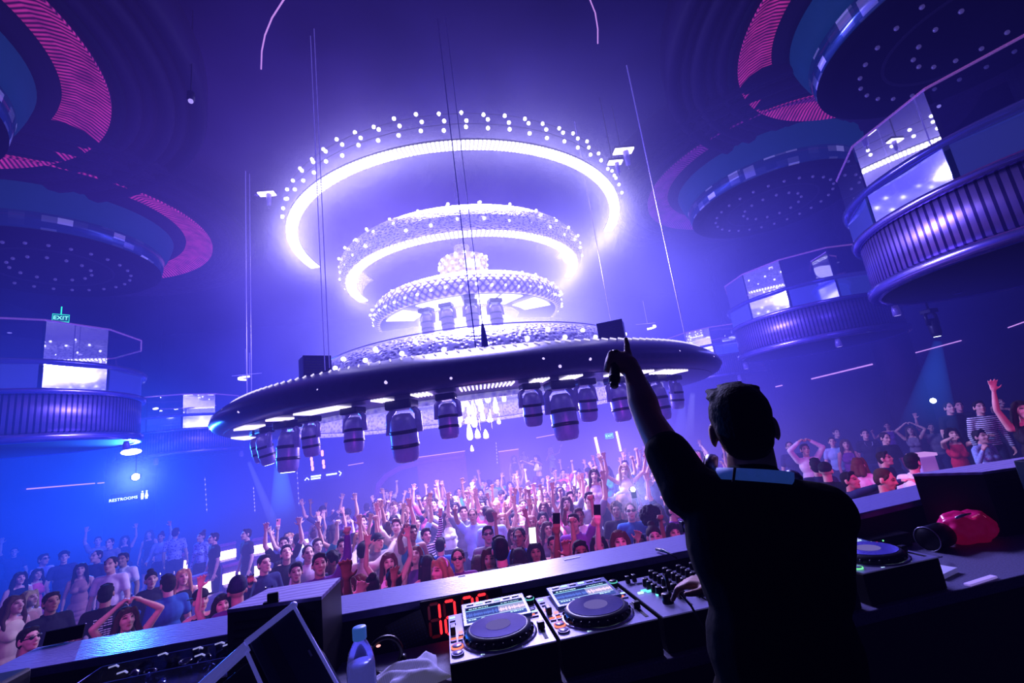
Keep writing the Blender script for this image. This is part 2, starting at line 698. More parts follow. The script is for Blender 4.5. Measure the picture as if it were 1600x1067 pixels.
panel_wall('wall_left', (RX0 - .1, (RY0 + RY1) / 2, FLOOR + H / 2), (.2, RY1 - RY0, H), 'y')
panel_wall('wall_right', (RX1 + .1, (RY0 + RY1) / 2, FLOOR + H / 2), (.2, RY1 - RY0, H), 'y')
panel_wall('wall_back', ((RX0 + RX1) / 2, RY1 + .1, FLOOR + H / 2), (RX1 - RX0 + .4, .2, H), 'x')
panel_wall('wall_front', ((RX0 + RX1) / 2, RY0 - .1, FLOOR + H / 2), (RX1 - RX0 + .4, .2, H), 'x')
# DJ stage: platform and the front face below the ledge
m = MB().box((.8, (RY0 + 2.3) / 2, FLOOR / 2 - .001), (9.0, 2.3 - RY0, -FLOOR - .002))
struct(m.obj('floor_stage', M['charcoal']), 'dark raised stage floor behind the DJ booth')
# low platforms for the tables at both sides and at the back
m = MB().box((9.6, 9.3, FLOOR + .35), (5.2, 11.0, .7), bev=.02)
struct(m.obj('floor_platform', M['floor']), 'raised table platform on the right side of the dance floor')
m = MB().box((1.2, 18.6, FLOOR + .3), (16.0, 4.0, .6), bev=.02)
struct(m.obj('floor_platform', M['floor']), 'raised platform at the far side of the dance floor')

# ------------------------------------------------------------------ chandelier


def ang_px(px, py, R, z):
    P_ = on_z(px, py, z)
    return atan2(P_.y - AX.y, P_.x - AX.x)


def ring_bulbs(root, rows, r=.035, mat=None, name='bulb'):
    """rows: (R, z, n, offset, a0, a1)"""
    bm_ = MB().ball((0, 0, 0), r, 10, 6).mesh(name, mat or M['bulb'], True)
    k = 0
    for R, z, n, off, a0, a1 in rows:
        for i in range(n):
            a = a0 + (a1 - a0) * (i + off) / n
            o = bpy.data.objects.new(name, bm_)
            link(o, root)
            rr = R + random.uniform(-.03, .03)
            o.location = (rr * cos(a), rr * sin(a), z + random.uniform(-.03, .03))
            k += 1
    return k


# ring of light, topmost: an open arc
a0, a1 = ang_px(490, 418, 4, 6.8) - 2 * PI if ang_px(490, 418, 4, 6.8) > 0 else ang_px(490, 418, 4, 6.8), ang_px(930, 362, 4, 6.8)
if a1 < a0: a1 += 2 * PI
t = thing('light_ring', 'topmost open ring of the chandelier, glowing white arc edged with bulbs', 'chandelier', (AX.x, AX.y, 6.78), group='chandelier rings')
MB().lathe([(3.86, 0), (4.09, 0), (4.09, .03), (3.86, .03)], 120, a0, a1, close=True).obj('light_strip', stripes('strip_bars_top', WHITE, 6.0, 340, .13, True), t)
MB().lathe([(3.85, .035), (4.10, .035), (4.10, .06), (3.85, .06)], 120, a0, a1, close=True).obj('housing', M['blackm'], t)
hoop = MB()
for R, z in ((4.16, .30), (4.14, .52)):
    n = 90
    hoop.tube([(R * cos(a0 + (a1 - a0) * i / n), R * sin(a0 + (a1 - a0) * i / n), z) for i in range(n + 1)], .006, 5)
hoop.obj('wire_hoop', M['shellbig'], t)
da = (a1 - a0)
ring_bulbs(t, [(4.17, .22, 26, .5, a0 + .55, a1 - .35), (4.16, .40, 26, .1, a0 + .5, a1 - .4), (4.13, .56, 17, .4, a0 + .9, a1 - .8)], .034)

# second ring: open arc with a scaled shell
b0, b1 = ang_px(570, 470, 2.8, 5.7), ang_px(875, 432, 2.8, 5.7)
if b0 > 0: b0 -= 2 * PI
if b1 < b0: b1 += 2 * PI
t = thing('light_ring', 'second ring of the chandelier, scaled shell with bulbs above a glowing arc', 'chandelier', (AX.x, AX.y, 5.68), group='chandelier rings')
MB().lathe([(2.66, 0), (2.88, 0), (2.88, .03), (2.66, .03)], 110, b0, b1, close=True).obj('light_strip', stripes('strip_bars_second', WHITE, 5.5, 200, .13, True), t)
prof = [(2.9, .03), (2.99, .14), (3.03, .3), (3.0, .45), (2.9, .58), (2.74, .66), (2.6, .68), (2.6, .64), (2.72, .62), (2.84, .54), (2.93, .42), (2.95, .3), (2.92, .14), (2.84, .03)]
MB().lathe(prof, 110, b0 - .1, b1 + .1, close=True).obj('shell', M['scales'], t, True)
ring_bulbs(t, [(3.0, .2, 20, .3, b0, b1), (3.02, .42, 20, .8, b0, b1), (2.86, .62, 11, .5, b0 + .5, b1 - .5)], .03)
ring_bulbs(t, [(2.2, .86, 8, .5, -2.35, -.95), (2.25, .98, 4, .5, -2.2, -1.0)], .03)
MB().tube([(2.22 * cos(-2.5 + 1.8 * i / 24), 2.22 * sin(-2.5 + 1.8 * i / 24), .9) for i in range(25)], .008, 6).obj('bulb_rail', M['shellbig'], t)
st = MB()
for a in (-2.35, -1.6, -.95):
    st.tube([(2.22 * cos(a), 2.22 * sin(a), .9), (2.7 * cos(a), 2.7 * sin(a), .63)], .008, 6)
st.obj('stay', M['shellbig'], t)

# third ring: closed crosshatched shell
t = thing('light_ring', 'third ring of the chandelier, crosshatched shell studded with bulbs', 'chandelier', (AX.x, AX.y, 4.66), group='chandelier rings')
prof = [(2.24, 0), (2.33, .1), (2.36, .22), (2.33, .36), (2.24, .47), (2.08, .54), (1.85, .57), (1.6, .57), (1.6, .53), (1.85, .53), (2.05, .5), (2.2, .42), (2.28, .3), (2.28, .16), (2.18, 0)]
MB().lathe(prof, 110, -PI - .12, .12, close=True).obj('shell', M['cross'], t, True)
MB().lathe([(1.25, .05), (2.17, .02), (2.17, .05), (1.25, .08)], 96, -PI - .12, .12, close=True).obj('underside', M['shellbig'], t)
ring_bulbs(t, [(2.345, .12, 25, .5, -PI - .1, .1), (2.37, .29, 25, 0, -PI - .1, .1), (2.23, .47, 16, .5, -PI, 0)], .028)
third = t
LEDA = [ang_px(x, y, 1.9, 4.7) for x, y in ((615, 490), (665, 470), (700, 462), (758, 462), (800, 458), (845, 468))]
for i, a in enumerate(LEDA):
    w = .12 if i not in (0, 5) else .2
    MB().lathe([(1.45, 0.0), (2.1, -.02), (2.1, .0), (1.45, .02)], 8, a - w, a + w, close=True).obj('light_panel', emis('panel_light_%d' % i, (.8, .76, 1.0), 2.6), t)

# central column between the rings
t = thing('bulb_column', 'small drum of bulbs and lamps at the core of the chandelier', 'lamp', (AX.x, AX.y, on_y(722, 405, 10.25).z - .28))
MB().lathe([(.55, .0), (.62, .04), (.62, .5), (.5, .56), (.2, .6), (.2, .9), (.15, .9), (.15, .0)], 32).obj('drum', M['honeyin'], t, True)
ring_bulbs(t, [(.64, .1, 9, .5, -PI, 0), (.64, .27, 9, 0, -PI, 0), (.64, .45, 9, .5, -PI, 0)], .036)
MB().tube([(0, 0, .85), (0, 0, RZ1 - t.location.z)], .02, 8).obj('stem', M['silver'], t)
MB().box((.15, -.75, .12), (.36, .12, .17), bev=.01).obj('lamp_box', emis('lamp_box_light', (.8, .77, 1), 1.6), t)

# lowest, widest ring
BIGZ = 2.42
t = thing('light_ring', 'lowest and widest ring of the chandelier, dark studded band with honeycomb crown', 'chandelier', (AX.x, AX.y, BIGZ), group='chandelier rings')
big = t
band = [(5.22, 0), (5.37, .06), (5.44, .16), (5.40, .28), (5.27, .39), (5.08, .49), (4.95, .53), (4.6, .55), (4.6, .51), (4.9, .47), (5.1, .36), (5.22, .18), (5.1, .04)]
MB().lathe(band, 128, close=True).obj('band', M['shellbig'], t, True)
MB().lathe([(4.22, -.02), (5.21, -.005), (5.21, .02), (4.22, .02)], 128, close=True).obj('underside', M['shellbig'], t)
MB().lathe([(4.22, .02), (4.15, .1), (4.12, .38), (4.16, .5), (4.2, .5), (4.18, .38), (4.2, .1), (4.26, .02)], 128, close=True).obj('inner_wall', M['honeyin'], t, True)
MB().lathe([(4.2, -.10), (4.26, -.10), (4.26, .0), (4.2, .0)], 128, close=True).obj('inner_rim', M['honeyin'], t, True)
MB().lathe([(3.72, .50), (4.65, .50), (4.65, .54), (3.72, .54)], 128, close=True).obj('deck', M['shellbig'], t)
crown = [(3.98, .54), (3.96, .72), (3.88, .90), (3.74, 1.05), (3.55, 1.17), (3.42, 1.21), (3.42, 1.17), (3.55, 1.12), (3.70, 1.0), (3.82, .86), (3.9, .7), (3.91, .54)]
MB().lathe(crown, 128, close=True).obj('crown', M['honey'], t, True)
MB().tube([(3.50 * cos(2 * PI * i / 96), 3.50 * sin(2 * PI * i / 96), 1.215) for i in range(97)], .012, 6).obj('crown_rim', M['silver'], t)
ring_bulbs(t, [(3.97, .80, 17, .3, -PI + .1, -.1), (3.82, 1.0, 15, .8, -PI + .1, -.1)], .04)
studs = MB()
for i in range(210):
    a = 2 * PI * i / 210
    c, s_ = cos(a), sin(a)
    studs.tube([(5.07 * c, 5.07 * s_, .505), (5.15 * cos(a + .008), 5.15 * sin(a + .008), .468)], .0125, 5)
studs.obj('stud_trim', emis('stud_light', (.72, .66, 1.0), 1.1), t)
for a, z, r in ((-2.35, .2, .02), (-2.05, .27, .018), (-1.87, .2, .024), (-1.72, .12, .018), (-1.5, .27, .022), (-1.46, .12, .022), (-1.38, .2, .022), (-2.6, .3, .02), (-2.75, .16, .018), (-1.05, .3, .02), (-.95, .36, .016), (-.8, .25, .018), (-.7, .3, .016), (-2.5, .38, .016)):
    z *= .75
    R = 5.36 + .07 * (1 - abs(z - .16) / .16)
    MB().ball((R * cos(a), R * sin(a), z), r, 10, 6).obj('bulb', emis('rim_bulb_%d' % int(a * -100), (.6, .5, 1.0), 1.3), t, True)

# comb of light bars under the band, between the moving heads
comb_mat = emis('comb_bar_light', (.80, .70, 1.0), 1.7)


def comb(px0, px1, y0, y1, n):
    z = BIGZ - .03
    A0, A1 = ang_px(px0, y0, 5, z), ang_px(px1, y1, 5, z)
    if A0 > 0: A0 -= 2 * PI
    if A1 < A0: A1 += 2 * PI
    mb = MB()
    for i in range(n):
        a = A0 + (A1 - A0) * (i + .5) / n
        c, s_ = cos(a), sin(a)
        mb.tube([(5.16 * c, 5.16 * s_, -.018), (4.86 * cos(a), 4.86 * sin(a), -.022)], .014, 6)
    mb.obj('light_comb', comb_mat, big)


for q in ((364, 400, 690, 681, 10), (397, 432, 671, 664, 14), (430, 466, 658, 654, 14), (477, 545, 649, 637, 24), (566, 600, 627, 624, 5), (636, 668, 618, 614, 5), (712, 818, 605, 588, 14), (855, 888, 582, 579, 5), (920, 955, 576, 572, 6), (1012, 1030, 569, 569, 6), (1032, 1066, 570, 570, 8), (1066, 1100, 573, 575, 8)):
    comb(*q)

# crystals hanging at the middle
t = thing('crystal_cascade', 'cascade of glowing glass drops hanging at the centre of the chandelier', 'crystal pendant', (AX.x - .05, AX.y - .6, 0))
crysm = emis('crystal_light', (.82, .80, 1.0), 2.2)
crysd = pbr('crystal_glass', (.45, .42, .9), .1, .2, emit=(.5, .45, 1.0), estr=.75)
rnd = random.Random(5)


def drop(L, r, ringed):
    prof = [(.001, L)] + [(r * (.12 + .88 * sin(PI * min(1, q / 7) / 2)), L * (1 - q / 8)) for q in range(1, 7)] + [(r * .9, L * .12), (r * .55, L * .03), (.001, 0)]
    return MB().lathe(prof, 12)


protos = [drop(.42, .075, 0).mesh('crystal_drop', crysm, True), drop(.30, .06, 0).mesh('crystal_drop', crysm, True), drop(.24, .07, 1).mesh('crystal_drop', crysd, True), drop(.16, .045, 1).mesh('crystal_drop', crysd, True)]
for (px, py, k) in ((706, 640, 0), (702, 620, 0), (718, 608, 0), (722, 636, 0), (732, 618, 0), (741, 642, 0), (745, 612, 0), (752, 636, 0), (763, 622, 0), (776, 638, 0), (720, 652, 1), (733, 655, 2), (742, 660, 0), (755, 650, 1), (766, 652, 2), (780, 655, 3), (718, 660, 3), (735, 680, 0), (747, 678, 2), (760, 678, 2), (738, 698, 3), (712, 600, 1), (728, 598, 0), (738, 600, 0), (750, 598, 0), (758, 604, 1), (772, 612, 3), (788, 620, 1), (798, 610, 3), (734, 640, 1), (748, 626, 0), (727, 628, 0)):
    P_ = at_d(px, py + 8, 10.35 + rnd.uniform(-.5, .5))
    o = bpy.data.objects.new('crystal_drop', protos[k])
    link(o, t)
    o.location = P_ - t.location
thr = MB()
for i in range(26):
    a, R = rnd.uniform(0, 2 * PI), .6 * sqrt(rnd.random())
    thr.tube([(R * cos(a), R * sin(a), 1.9 + rnd.random()), (R * cos(a), R * sin(a), 4.66)], .006, 5)
thr.obj('thread', M['silver'], t)
for i in range(30):
    a, R = 2 * PI * rnd.random(), .25 + .95 * sqrt(rnd.random())
    o = bpy.data.objects.new('crystal_drop', protos[rnd.randint(0, 1)])
    link(o, t)
    o.location = (R * cos(a), R * sin(a) + .5, rnd.uniform(3.5, 4.4))
    o.scale = (1.2, 1.2, 1.5)


# moving heads
def moving_head(scale, z, px, py, R, zc, label, grp, lens=None, tilt=0.0, pan=None):
    a = ang_px(px, py, R, zc)
    P_ = Vector((AX.x + R * cos(a), AX.y + R * sin(a), z))
    t = thing('moving_head_light', label, 'stage light', P_, (0, 0, a + PI / 2 if pan is None else pan), grp)
    s = scale
    MB().box((0, 0, -.05 * s), (.30 * s, .26 * s, .10 * s), bev=.02 * s).obj('base', M['blackm'], t)
    yk = MB()
    for sx in (-1, 1):
        yk.tube([(sx * .10 * s, .03 * s, -.08 * s), (sx * .165 * s, .03 * s, -.15 * s), (sx * .172 * s, .02 * s, -.36 * s)], [.035 * s, .038 * s, .042 * s], 8)
    yk.obj('yoke', M['headshell'], t, True)
    h = MB().lathe([(.001, .20), (.09, .19), (.135, .12), (.15, 0), (.15, -.14), (.14, -.26), (.12, -.31), (.10, -.32), (.001, -.32)], 24)
    ho = h.obj('head', M['headshell'], t, True)
    ho.scale = (s, s * .9, s)
    ho.location = (0, 0, -.34 * s)
    ho.rotation_euler = (tilt, 0, 0)
    fins = MB()
    for i in (0, 3):
        fins.lathe([(.151, .02 - .05 * i), (.156, .01 - .05 * i), (.156, -.01 - .05 * i), (.151, -.02 - .05 * i)], 24)
    fins.obj('cooling_fin', M['blackm'], ho, True)
    MB().lathe([(.001, -.325), (.085, -.325), (.10, -.318)], 20).obj('lens', lens or M['lensoff'], ho, True)
    return t


M['headshell'] = pbr('lamp_shell', (.16, .12, .42), .36, .2, noise=.3, nscale=14, emit=(.05, .035, .22), estr=.5)  # veil of violet haze put into the shell colour and glow
M['lensoff'] = pbr('lamp_lens', (.2, .2, .5), .1, .3)
M['lenson'] = emis('lamp_lens_on', (.75, .85, 1.0), 4.0)
places = ['first from the far left end of the lowest ring, angled inward', 'second from the left under the lowest ring', 'third from the left under the lowest ring, blue lens lit', 'fourth from left under the lowest ring',
          'just left of the larger near-left lamp', 'the larger one on the near left of the lowest ring', 'just left of the crystal drops', 'just right of the crystal drops', 'the larger one on the near right of the lowest ring',
          'behind the microphone hand', 'just right of the raised forearm', 'third from the right end of the lowest ring', 'second from the right end of the lowest ring', 'last at the right end of the lowest ring']
for i, (px, py, sc, R) in enumerate(((374, 672, .9, 4.75), (405, 666, 1.0, 4.75), (437, 655, 1.25, 4.8), (477, 648, .95, 4.75), (558, 634, 1.0, 4.85), (625, 622, 1.35, 4.8), (693, 610, .98, 4.85), (840, 588, .95, 4.85), (905, 579, 1.35, 4.8), (966, 572, 1.0, 4.75), (1022, 570, 1.1, 4.75), (1048, 571, 1.0, 4.75), (1072, 573, 1.2, 4.75), (1090, 577, .95, 4.75))):
    moving_head(sc * .92, BIGZ - .03, px, py, R, BIGZ, 'dark moving head lamp, ' + places[i], 'moving heads under the lowest ring', M['lenson'] if i in (1, 2) else None, .22 if i in (0, 1) else (.1 if i % 2 else -.05))
for i, (px, py) in enumerate(((645, 476), (688, 468), (735, 462), (778, 462))):
    moving_head(.95, 4.66, px, py, 1.75, 4.66, ['moving head lamp at the left under the crosshatched ring', 'moving head lamp second from left under the crosshatched ring', 'moving head lamp in the white glow just left of the dark cables', 'moving head lamp at the right under the crosshatched ring'][i], 'moving heads under the crosshatched ring')

# loudspeaker boxes standing on the lowest ring
for px, py, lab in ((495, 589, 'small louvred loudspeaker standing on the left of the lowest chandelier ring'), (993, 521, 'small louvred loudspeaker on the lowest ring above the pointing hand')):
    a = ang_px(px, py, 4.75, BIGZ + .53)
    t = thing('loudspeaker', lab, 'loudspeaker', (AX.x + 4.75 * cos(a), AX.y + 4.75 * sin(a), BIGZ + .56), (0, 0, atan2(AX.y + 4.75 * sin(a), AX.x + 4.75 * cos(a)) - PI / 2 + (.25 if px < 800 else -.1)), 'loudspeakers on the lowest ring')
    MB().box((0, .16, .15), (.40, .28, .30), bev=.012).obj('cabinet', M['shellbig'], t)
    g = MB()
    for k in range(6):
        g.box((0, .012, .05 + .04 * k), (.34, .015, .018))
    g.obj('louvre', M['charcoal'], t)
    fr = MB()
    for x in (-.19, .19): fr.box((x, .01, .15), (.02, .03, .30))
    for z in (.01, .29): fr.box((0, .01, z), (.40, .03, .02))
    fr.obj('front_frame', M['shellbig'], t)

# hoists and suspension cables
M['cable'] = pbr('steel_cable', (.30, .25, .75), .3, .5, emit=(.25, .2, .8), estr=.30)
M['cabledark'] = pbr('dark_cable', (.02, .02, .30), .4, .3)


def cable(p, ztop, r, mat, label):
    mb = MB().tube([(0, 0, 0), (0, 0, ztop - p.z)], r, 6)
    o = mb.obj('suspension_cable', mat)
    o.location = p
    tag(o, label, 'cable', 'suspension cables')
    return o


pl = Vector((AX.x + 4.9 * cos(radians(193)), AX.y + 4.9 * sin(radians(193)), BIGZ + .53))
pl = on_y(386, 640, 10.2)
cable(Vector((pl.x, pl.y, BIGZ + .53)), RZ1, .010, M['cable'], 'pale suspension cable at the left end of the lowest ring')
cable(Vector((pl.x + .05, pl.y + .1, BIGZ + .53)), RZ1, .007, M['cable'], 'thin pale cable just beside the cable at the left end')
pr = on_z(1072, 531, BIGZ + .53)
cable(pr, RZ1, .012, M['cable'], 'pale suspension cable at the right end of the lowest ring')
p1 = on_z(744, 546, BIGZ + .53)
cable(p1 + Vector((0, .05, 0)), RZ1, .008, M['cabledark'], 'dark blue cable crossing in front of all the rings')
p2 = on_z(759, 544, BIGZ + .53)
cable(p2 + Vector((0, .05, .35)), RZ1, .005, M['cabledark'], 'thin dark cable ending in a tapered plug')
pg = MB().lathe([(.001, .38), (.018, .36), (.035, .25), (.05, .05), (.052, 0), (.001, 0)], 14).obj('cable_plug', M['cabledark'], None, True)
pg.location = p2 + Vector((0, .05, .0))
tag(pg, 'tapered dark plug where the thin cable meets the lowest ring', 'cable plug')
for px, py in ((507, 560), (514, 556)):
    q = on_z(px, py, BIGZ + .7)
    cable(Vector((q.x, q.y, BIGZ + .53)), RZ1, .007, M['cable'], 'thin pale cable %s of the pair rising behind the left loudspeaker' % ('left' if px == 507 else 'right'))
q = at_d(945, 450, 9.5)
cable(Vector((q.x, q.y, BIGZ + .53)), RZ1, .006, M['cable'], 'faint thin cable on the right beneath the topmost ring')


def hoist(px, py, depth, sc, label):
    P_ = at_d(px, py, depth)
    t = thing('cable_hoist', label, 'hoist', P_, (0, 0, -.1), 'cable hoists near the topmost ring')
    MB().box((0, 0, 0), (.42 * sc, .2 * sc, .03)).obj('light_plate', M['led'], t)
    MB().box((0, 0, .04), (.44 * sc, .22 * sc, .05), bev=.006).obj('bracket', M['blackm'], t)
    MB().cyl((.05 * sc, 0, -.34 * sc), .05 * sc, .32 * sc, 14, r2=.07 * sc).obj('motor', M['headshell'], t, True)
    MB().tube([(.05 * sc, 0, -.34 * sc), (.05 * sc, 0, -.44 * sc)], .012, 6).obj('hook', M['silver'], t)
    MB().tube([(-.05, 0, .06), (-.05, 0, RZ1 - P_.z - .0)], .012, 6).obj('drop_rod', M['blackm'], t)


hoist(397, 287, 11.6, 1.0, 'cable hoist with a white lit plate left of the topmost ring')
hoist(417, 303, 11.0, .9, 'smaller hoist tucked beside the left edge of the topmost ring')
hoist(974, 236, 9.8, 1.0, 'cable hoist with a lit plate at the right of the topmost ring')
hoist(961, 254, 9.4, .7, 'smaller hoist just below the right lit plate')

# ------------------------------------------------------------------ ceiling domes
M['pleat'] = wave_mat('pink_pleats', (.02, .001, .025), (.42, .03, .20), 1, .9, angular=230, emit=.85, dist=.10)  # cove light and shade of the folds painted into the colour
M['pleatdim'] = wave_mat('hazed_pleats', (.02, .002, .04), (.20, .02, .22), 1, .9, angular=230, emit=.45, dist=.10)  # dimmer copy of the pleats, the veiling haze put into its colour
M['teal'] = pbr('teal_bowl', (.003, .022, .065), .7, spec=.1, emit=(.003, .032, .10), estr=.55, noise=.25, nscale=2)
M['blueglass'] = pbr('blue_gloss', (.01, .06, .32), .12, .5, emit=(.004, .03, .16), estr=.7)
M['mould'] = pbr('dark_moulding', (.008, .005, .030), .7, spec=.1, emit=(.012, .006, .045), estr=.25)  # faint violet glow put into the moulding, which holds no lamp
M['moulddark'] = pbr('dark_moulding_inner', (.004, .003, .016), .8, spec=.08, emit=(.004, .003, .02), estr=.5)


M['domeblack'] = pbr('dome_black', (.0015, .0015, .004), .9, spec=.03)


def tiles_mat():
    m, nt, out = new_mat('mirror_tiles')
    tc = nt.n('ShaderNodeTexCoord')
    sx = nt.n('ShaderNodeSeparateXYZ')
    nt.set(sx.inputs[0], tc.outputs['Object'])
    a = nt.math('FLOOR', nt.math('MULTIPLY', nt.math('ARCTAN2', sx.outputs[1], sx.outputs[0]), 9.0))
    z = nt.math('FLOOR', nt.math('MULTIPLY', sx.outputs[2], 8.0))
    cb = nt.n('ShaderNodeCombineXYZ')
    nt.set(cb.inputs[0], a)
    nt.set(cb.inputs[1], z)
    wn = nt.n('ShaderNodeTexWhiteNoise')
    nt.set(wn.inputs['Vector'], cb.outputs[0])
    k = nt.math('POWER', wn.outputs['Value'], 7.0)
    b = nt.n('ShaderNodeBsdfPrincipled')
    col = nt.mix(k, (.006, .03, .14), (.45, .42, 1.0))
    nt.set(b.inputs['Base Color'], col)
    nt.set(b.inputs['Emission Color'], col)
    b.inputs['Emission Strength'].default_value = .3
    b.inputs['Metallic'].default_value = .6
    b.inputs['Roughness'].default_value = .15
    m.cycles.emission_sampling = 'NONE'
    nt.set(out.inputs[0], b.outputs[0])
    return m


M['tiles'] = tiles_mat()


def dome(x, y, z, label, s=1.0, pleat=None, drop=1.0, a=0.0):
    t = thing('ceiling_dome', label, 'ceiling dome', (x, y, z), (0, 0, a), 'domes over the balconies')
    steps = MB()
    for i, (R0, R1, zz) in enumerate(((4.05, 4.3, .05), (3.85, 4.05, .12), (3.62, 3.85, .05), (3.42, 3.62, .16), (3.2, 3.42, .10))):
        steps.lathe([(R0 * s, zz), (R0 * s + .06, zz - .07), (R1 * s - .06, zz - .09), (R1 * s, zz), (R1 * s, zz + .5), (R0 * s, zz + .5)], 96, close=True)
    steps.obj('moulding', M['mould'], t, True)
    MB().lathe([(3.05 * s, .08), (3.22 * s, .02), (3.22 * s, .5), (3.05 * s, .5)], 96, close=True).obj('inner_moulding', M['moulddark'], t, True)
    MB().lathe([(3.04 * s, .02), (2.85 * s, .14), (2.62 * s, .20), (2.46 * s, .18), (2.46 * s, .22), (2.62 * s, .24), (2.85 * s, .18), (3.04 * s, .06)], 128, close=True).obj('pleated_cove', pleat or M['pleat'], t, True)
    MB().lathe([(2.45 * s, .16), (2.3 * s, .10), (2.2 * s, .05), (2.2 * s, .3), (2.45 * s, .3)], 96, close=True).obj('shadow_ring', M['moulddark'], t, True)
    d = drop
    MB().lathe([(2.2 * s, .05), (2.16 * s, -.12 * d), (2.1 * s, -.3 * d), (2.02 * s, -.45 * d), (1.96 * s, -.45 * d), (1.96 * s, .25), (2.2 * s, .25)], 96, close=True).obj('bowl', M['teal'], t, True)
    MB().lathe([(2.03 * s, -.46 * d), (2.01 * s, -.60 * d), (1.98 * s, -.78 * d), (1.90 * s, -.78 * d), (1.90 * s, -.46 * d)], 96, close=True).obj('tile_band', M['tiles'], t, True)
    MB().lathe([(1.98 * s, -.80 * d), (1.90 * s, -.86 * d), (1.72 * s, -.88 * d), (1.66 * s, -.80 * d), (1.5 * s, -.78 * d), (1.47 * s, -.84 * d), (1.2 * s, -.84 * d), (.001, -.80 * d), (.001, -.5 * d), (1.9 * s, -.5 * d)], 96).obj('underside', M['domeblack'], t, True)
    bm_ = MB().ball((0, 0, 0), .035, 8, 5).mesh('bulb', M['dark_bulb'], True)
    for R, n in ((1.38, 26), (.68, 14)):
        for i in range(n):
            q = 2 * PI * i / n
            o = bpy.data.objects.new('bulb', bm_)
            link(o, t)
            o.location = (R * s * cos(q), R * s * sin(q), -.86 * d)
    MB().lathe([(1.05 * s, -.86 * d), (1.09 * s, -.86 * d), (1.09 * s, -.83 * d), (1.05 * s, -.83 * d)], 64, close=True).obj('trim_ring', M['moulddark'], t)
    return t


dome(-7.3, 5.5, 7.62, 'near left ceiling dome with pink pleated cove and teal bowl, top left corner')
dome(8.45, 4.4, 7.62, 'near right ceiling dome with dark bulb-studded disc and pink pleats')
dome(-8.3, 11.0, 7.62, 'second left ceiling dome, pink pleats above a blue glossy drum', a=1.2)
dome(9.2, 9.6, 7.62, 'second right ceiling dome, faint pleats veiled by haze', pleat=M['pleatdim'], a=.6)
# thin light arcs on the ceiling
for (c, pts) in (('thin curved light line on the ceiling, upper left of the frame', [(408, 108), (409, 80), (414, 55), (425, 28), (443, 0), (465, -25)]), ('thin curved light line on the ceiling, right of the topmost ring', [(934, 68), (934, 45), (930, 20), (922, 0), (910, -20)])):
    pp = [on_z(x, y, 8.5) for x, y in pts]
    o = MB().tube([p - pp[0] for p in pp], .012, 6).obj('light_line', M['ledpd'])
    o.location = pp[0]
    tag(o, c, 'light line')
for px, py, lab in ((298, 158, 'tiny lit ceiling spot between the two left domes'), (1326, 148, 'tiny lit ceiling spot under the near right dome'), (1467, 166, 'tiny ceiling spot right of the near right dome')):
    p = on_z(px, py, 7.0)
    t = thing('ceiling_spot', lab, 'ceiling spot', p, (0, 0, 0), 'ceiling spots')
    MB().ball((0, 0, 0), .035, 10, 6).obj('lamp', M['bulbdim'], t, True)
    MB().cyl((0, 0, .02), .05, .12, 14).obj('can', M['black'], t, True)
    MB().tube([(0, 0, .14), (0, 0, RZ1 - p.z)], .01, 6).obj('stem', M['black'], t)

# ------------------------------------------------------------------ balconies
M['drum'] = wave_mat('ribbed_drum', (.05, .03, .16), (.36, .25, .56), 1, .34, .8, angular=150, dist=0, bump=.12, thr=.28)
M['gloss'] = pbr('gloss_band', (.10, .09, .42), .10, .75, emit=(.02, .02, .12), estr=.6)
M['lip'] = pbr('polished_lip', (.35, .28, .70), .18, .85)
M['mirror'] = pbr('mirror_panel', (.55, .55, 1.0), .06, .95, emit=(.03, .05, .22), estr=.4)  # true reflections plus a faint blue sheen painted in as glow
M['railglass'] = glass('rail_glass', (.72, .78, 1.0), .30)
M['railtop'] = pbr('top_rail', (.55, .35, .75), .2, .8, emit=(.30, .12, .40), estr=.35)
M['dimblue'] = pbr('dim_interior', (.01, .015, .08), .6, emit=(.002, .004, .03), estr=1)


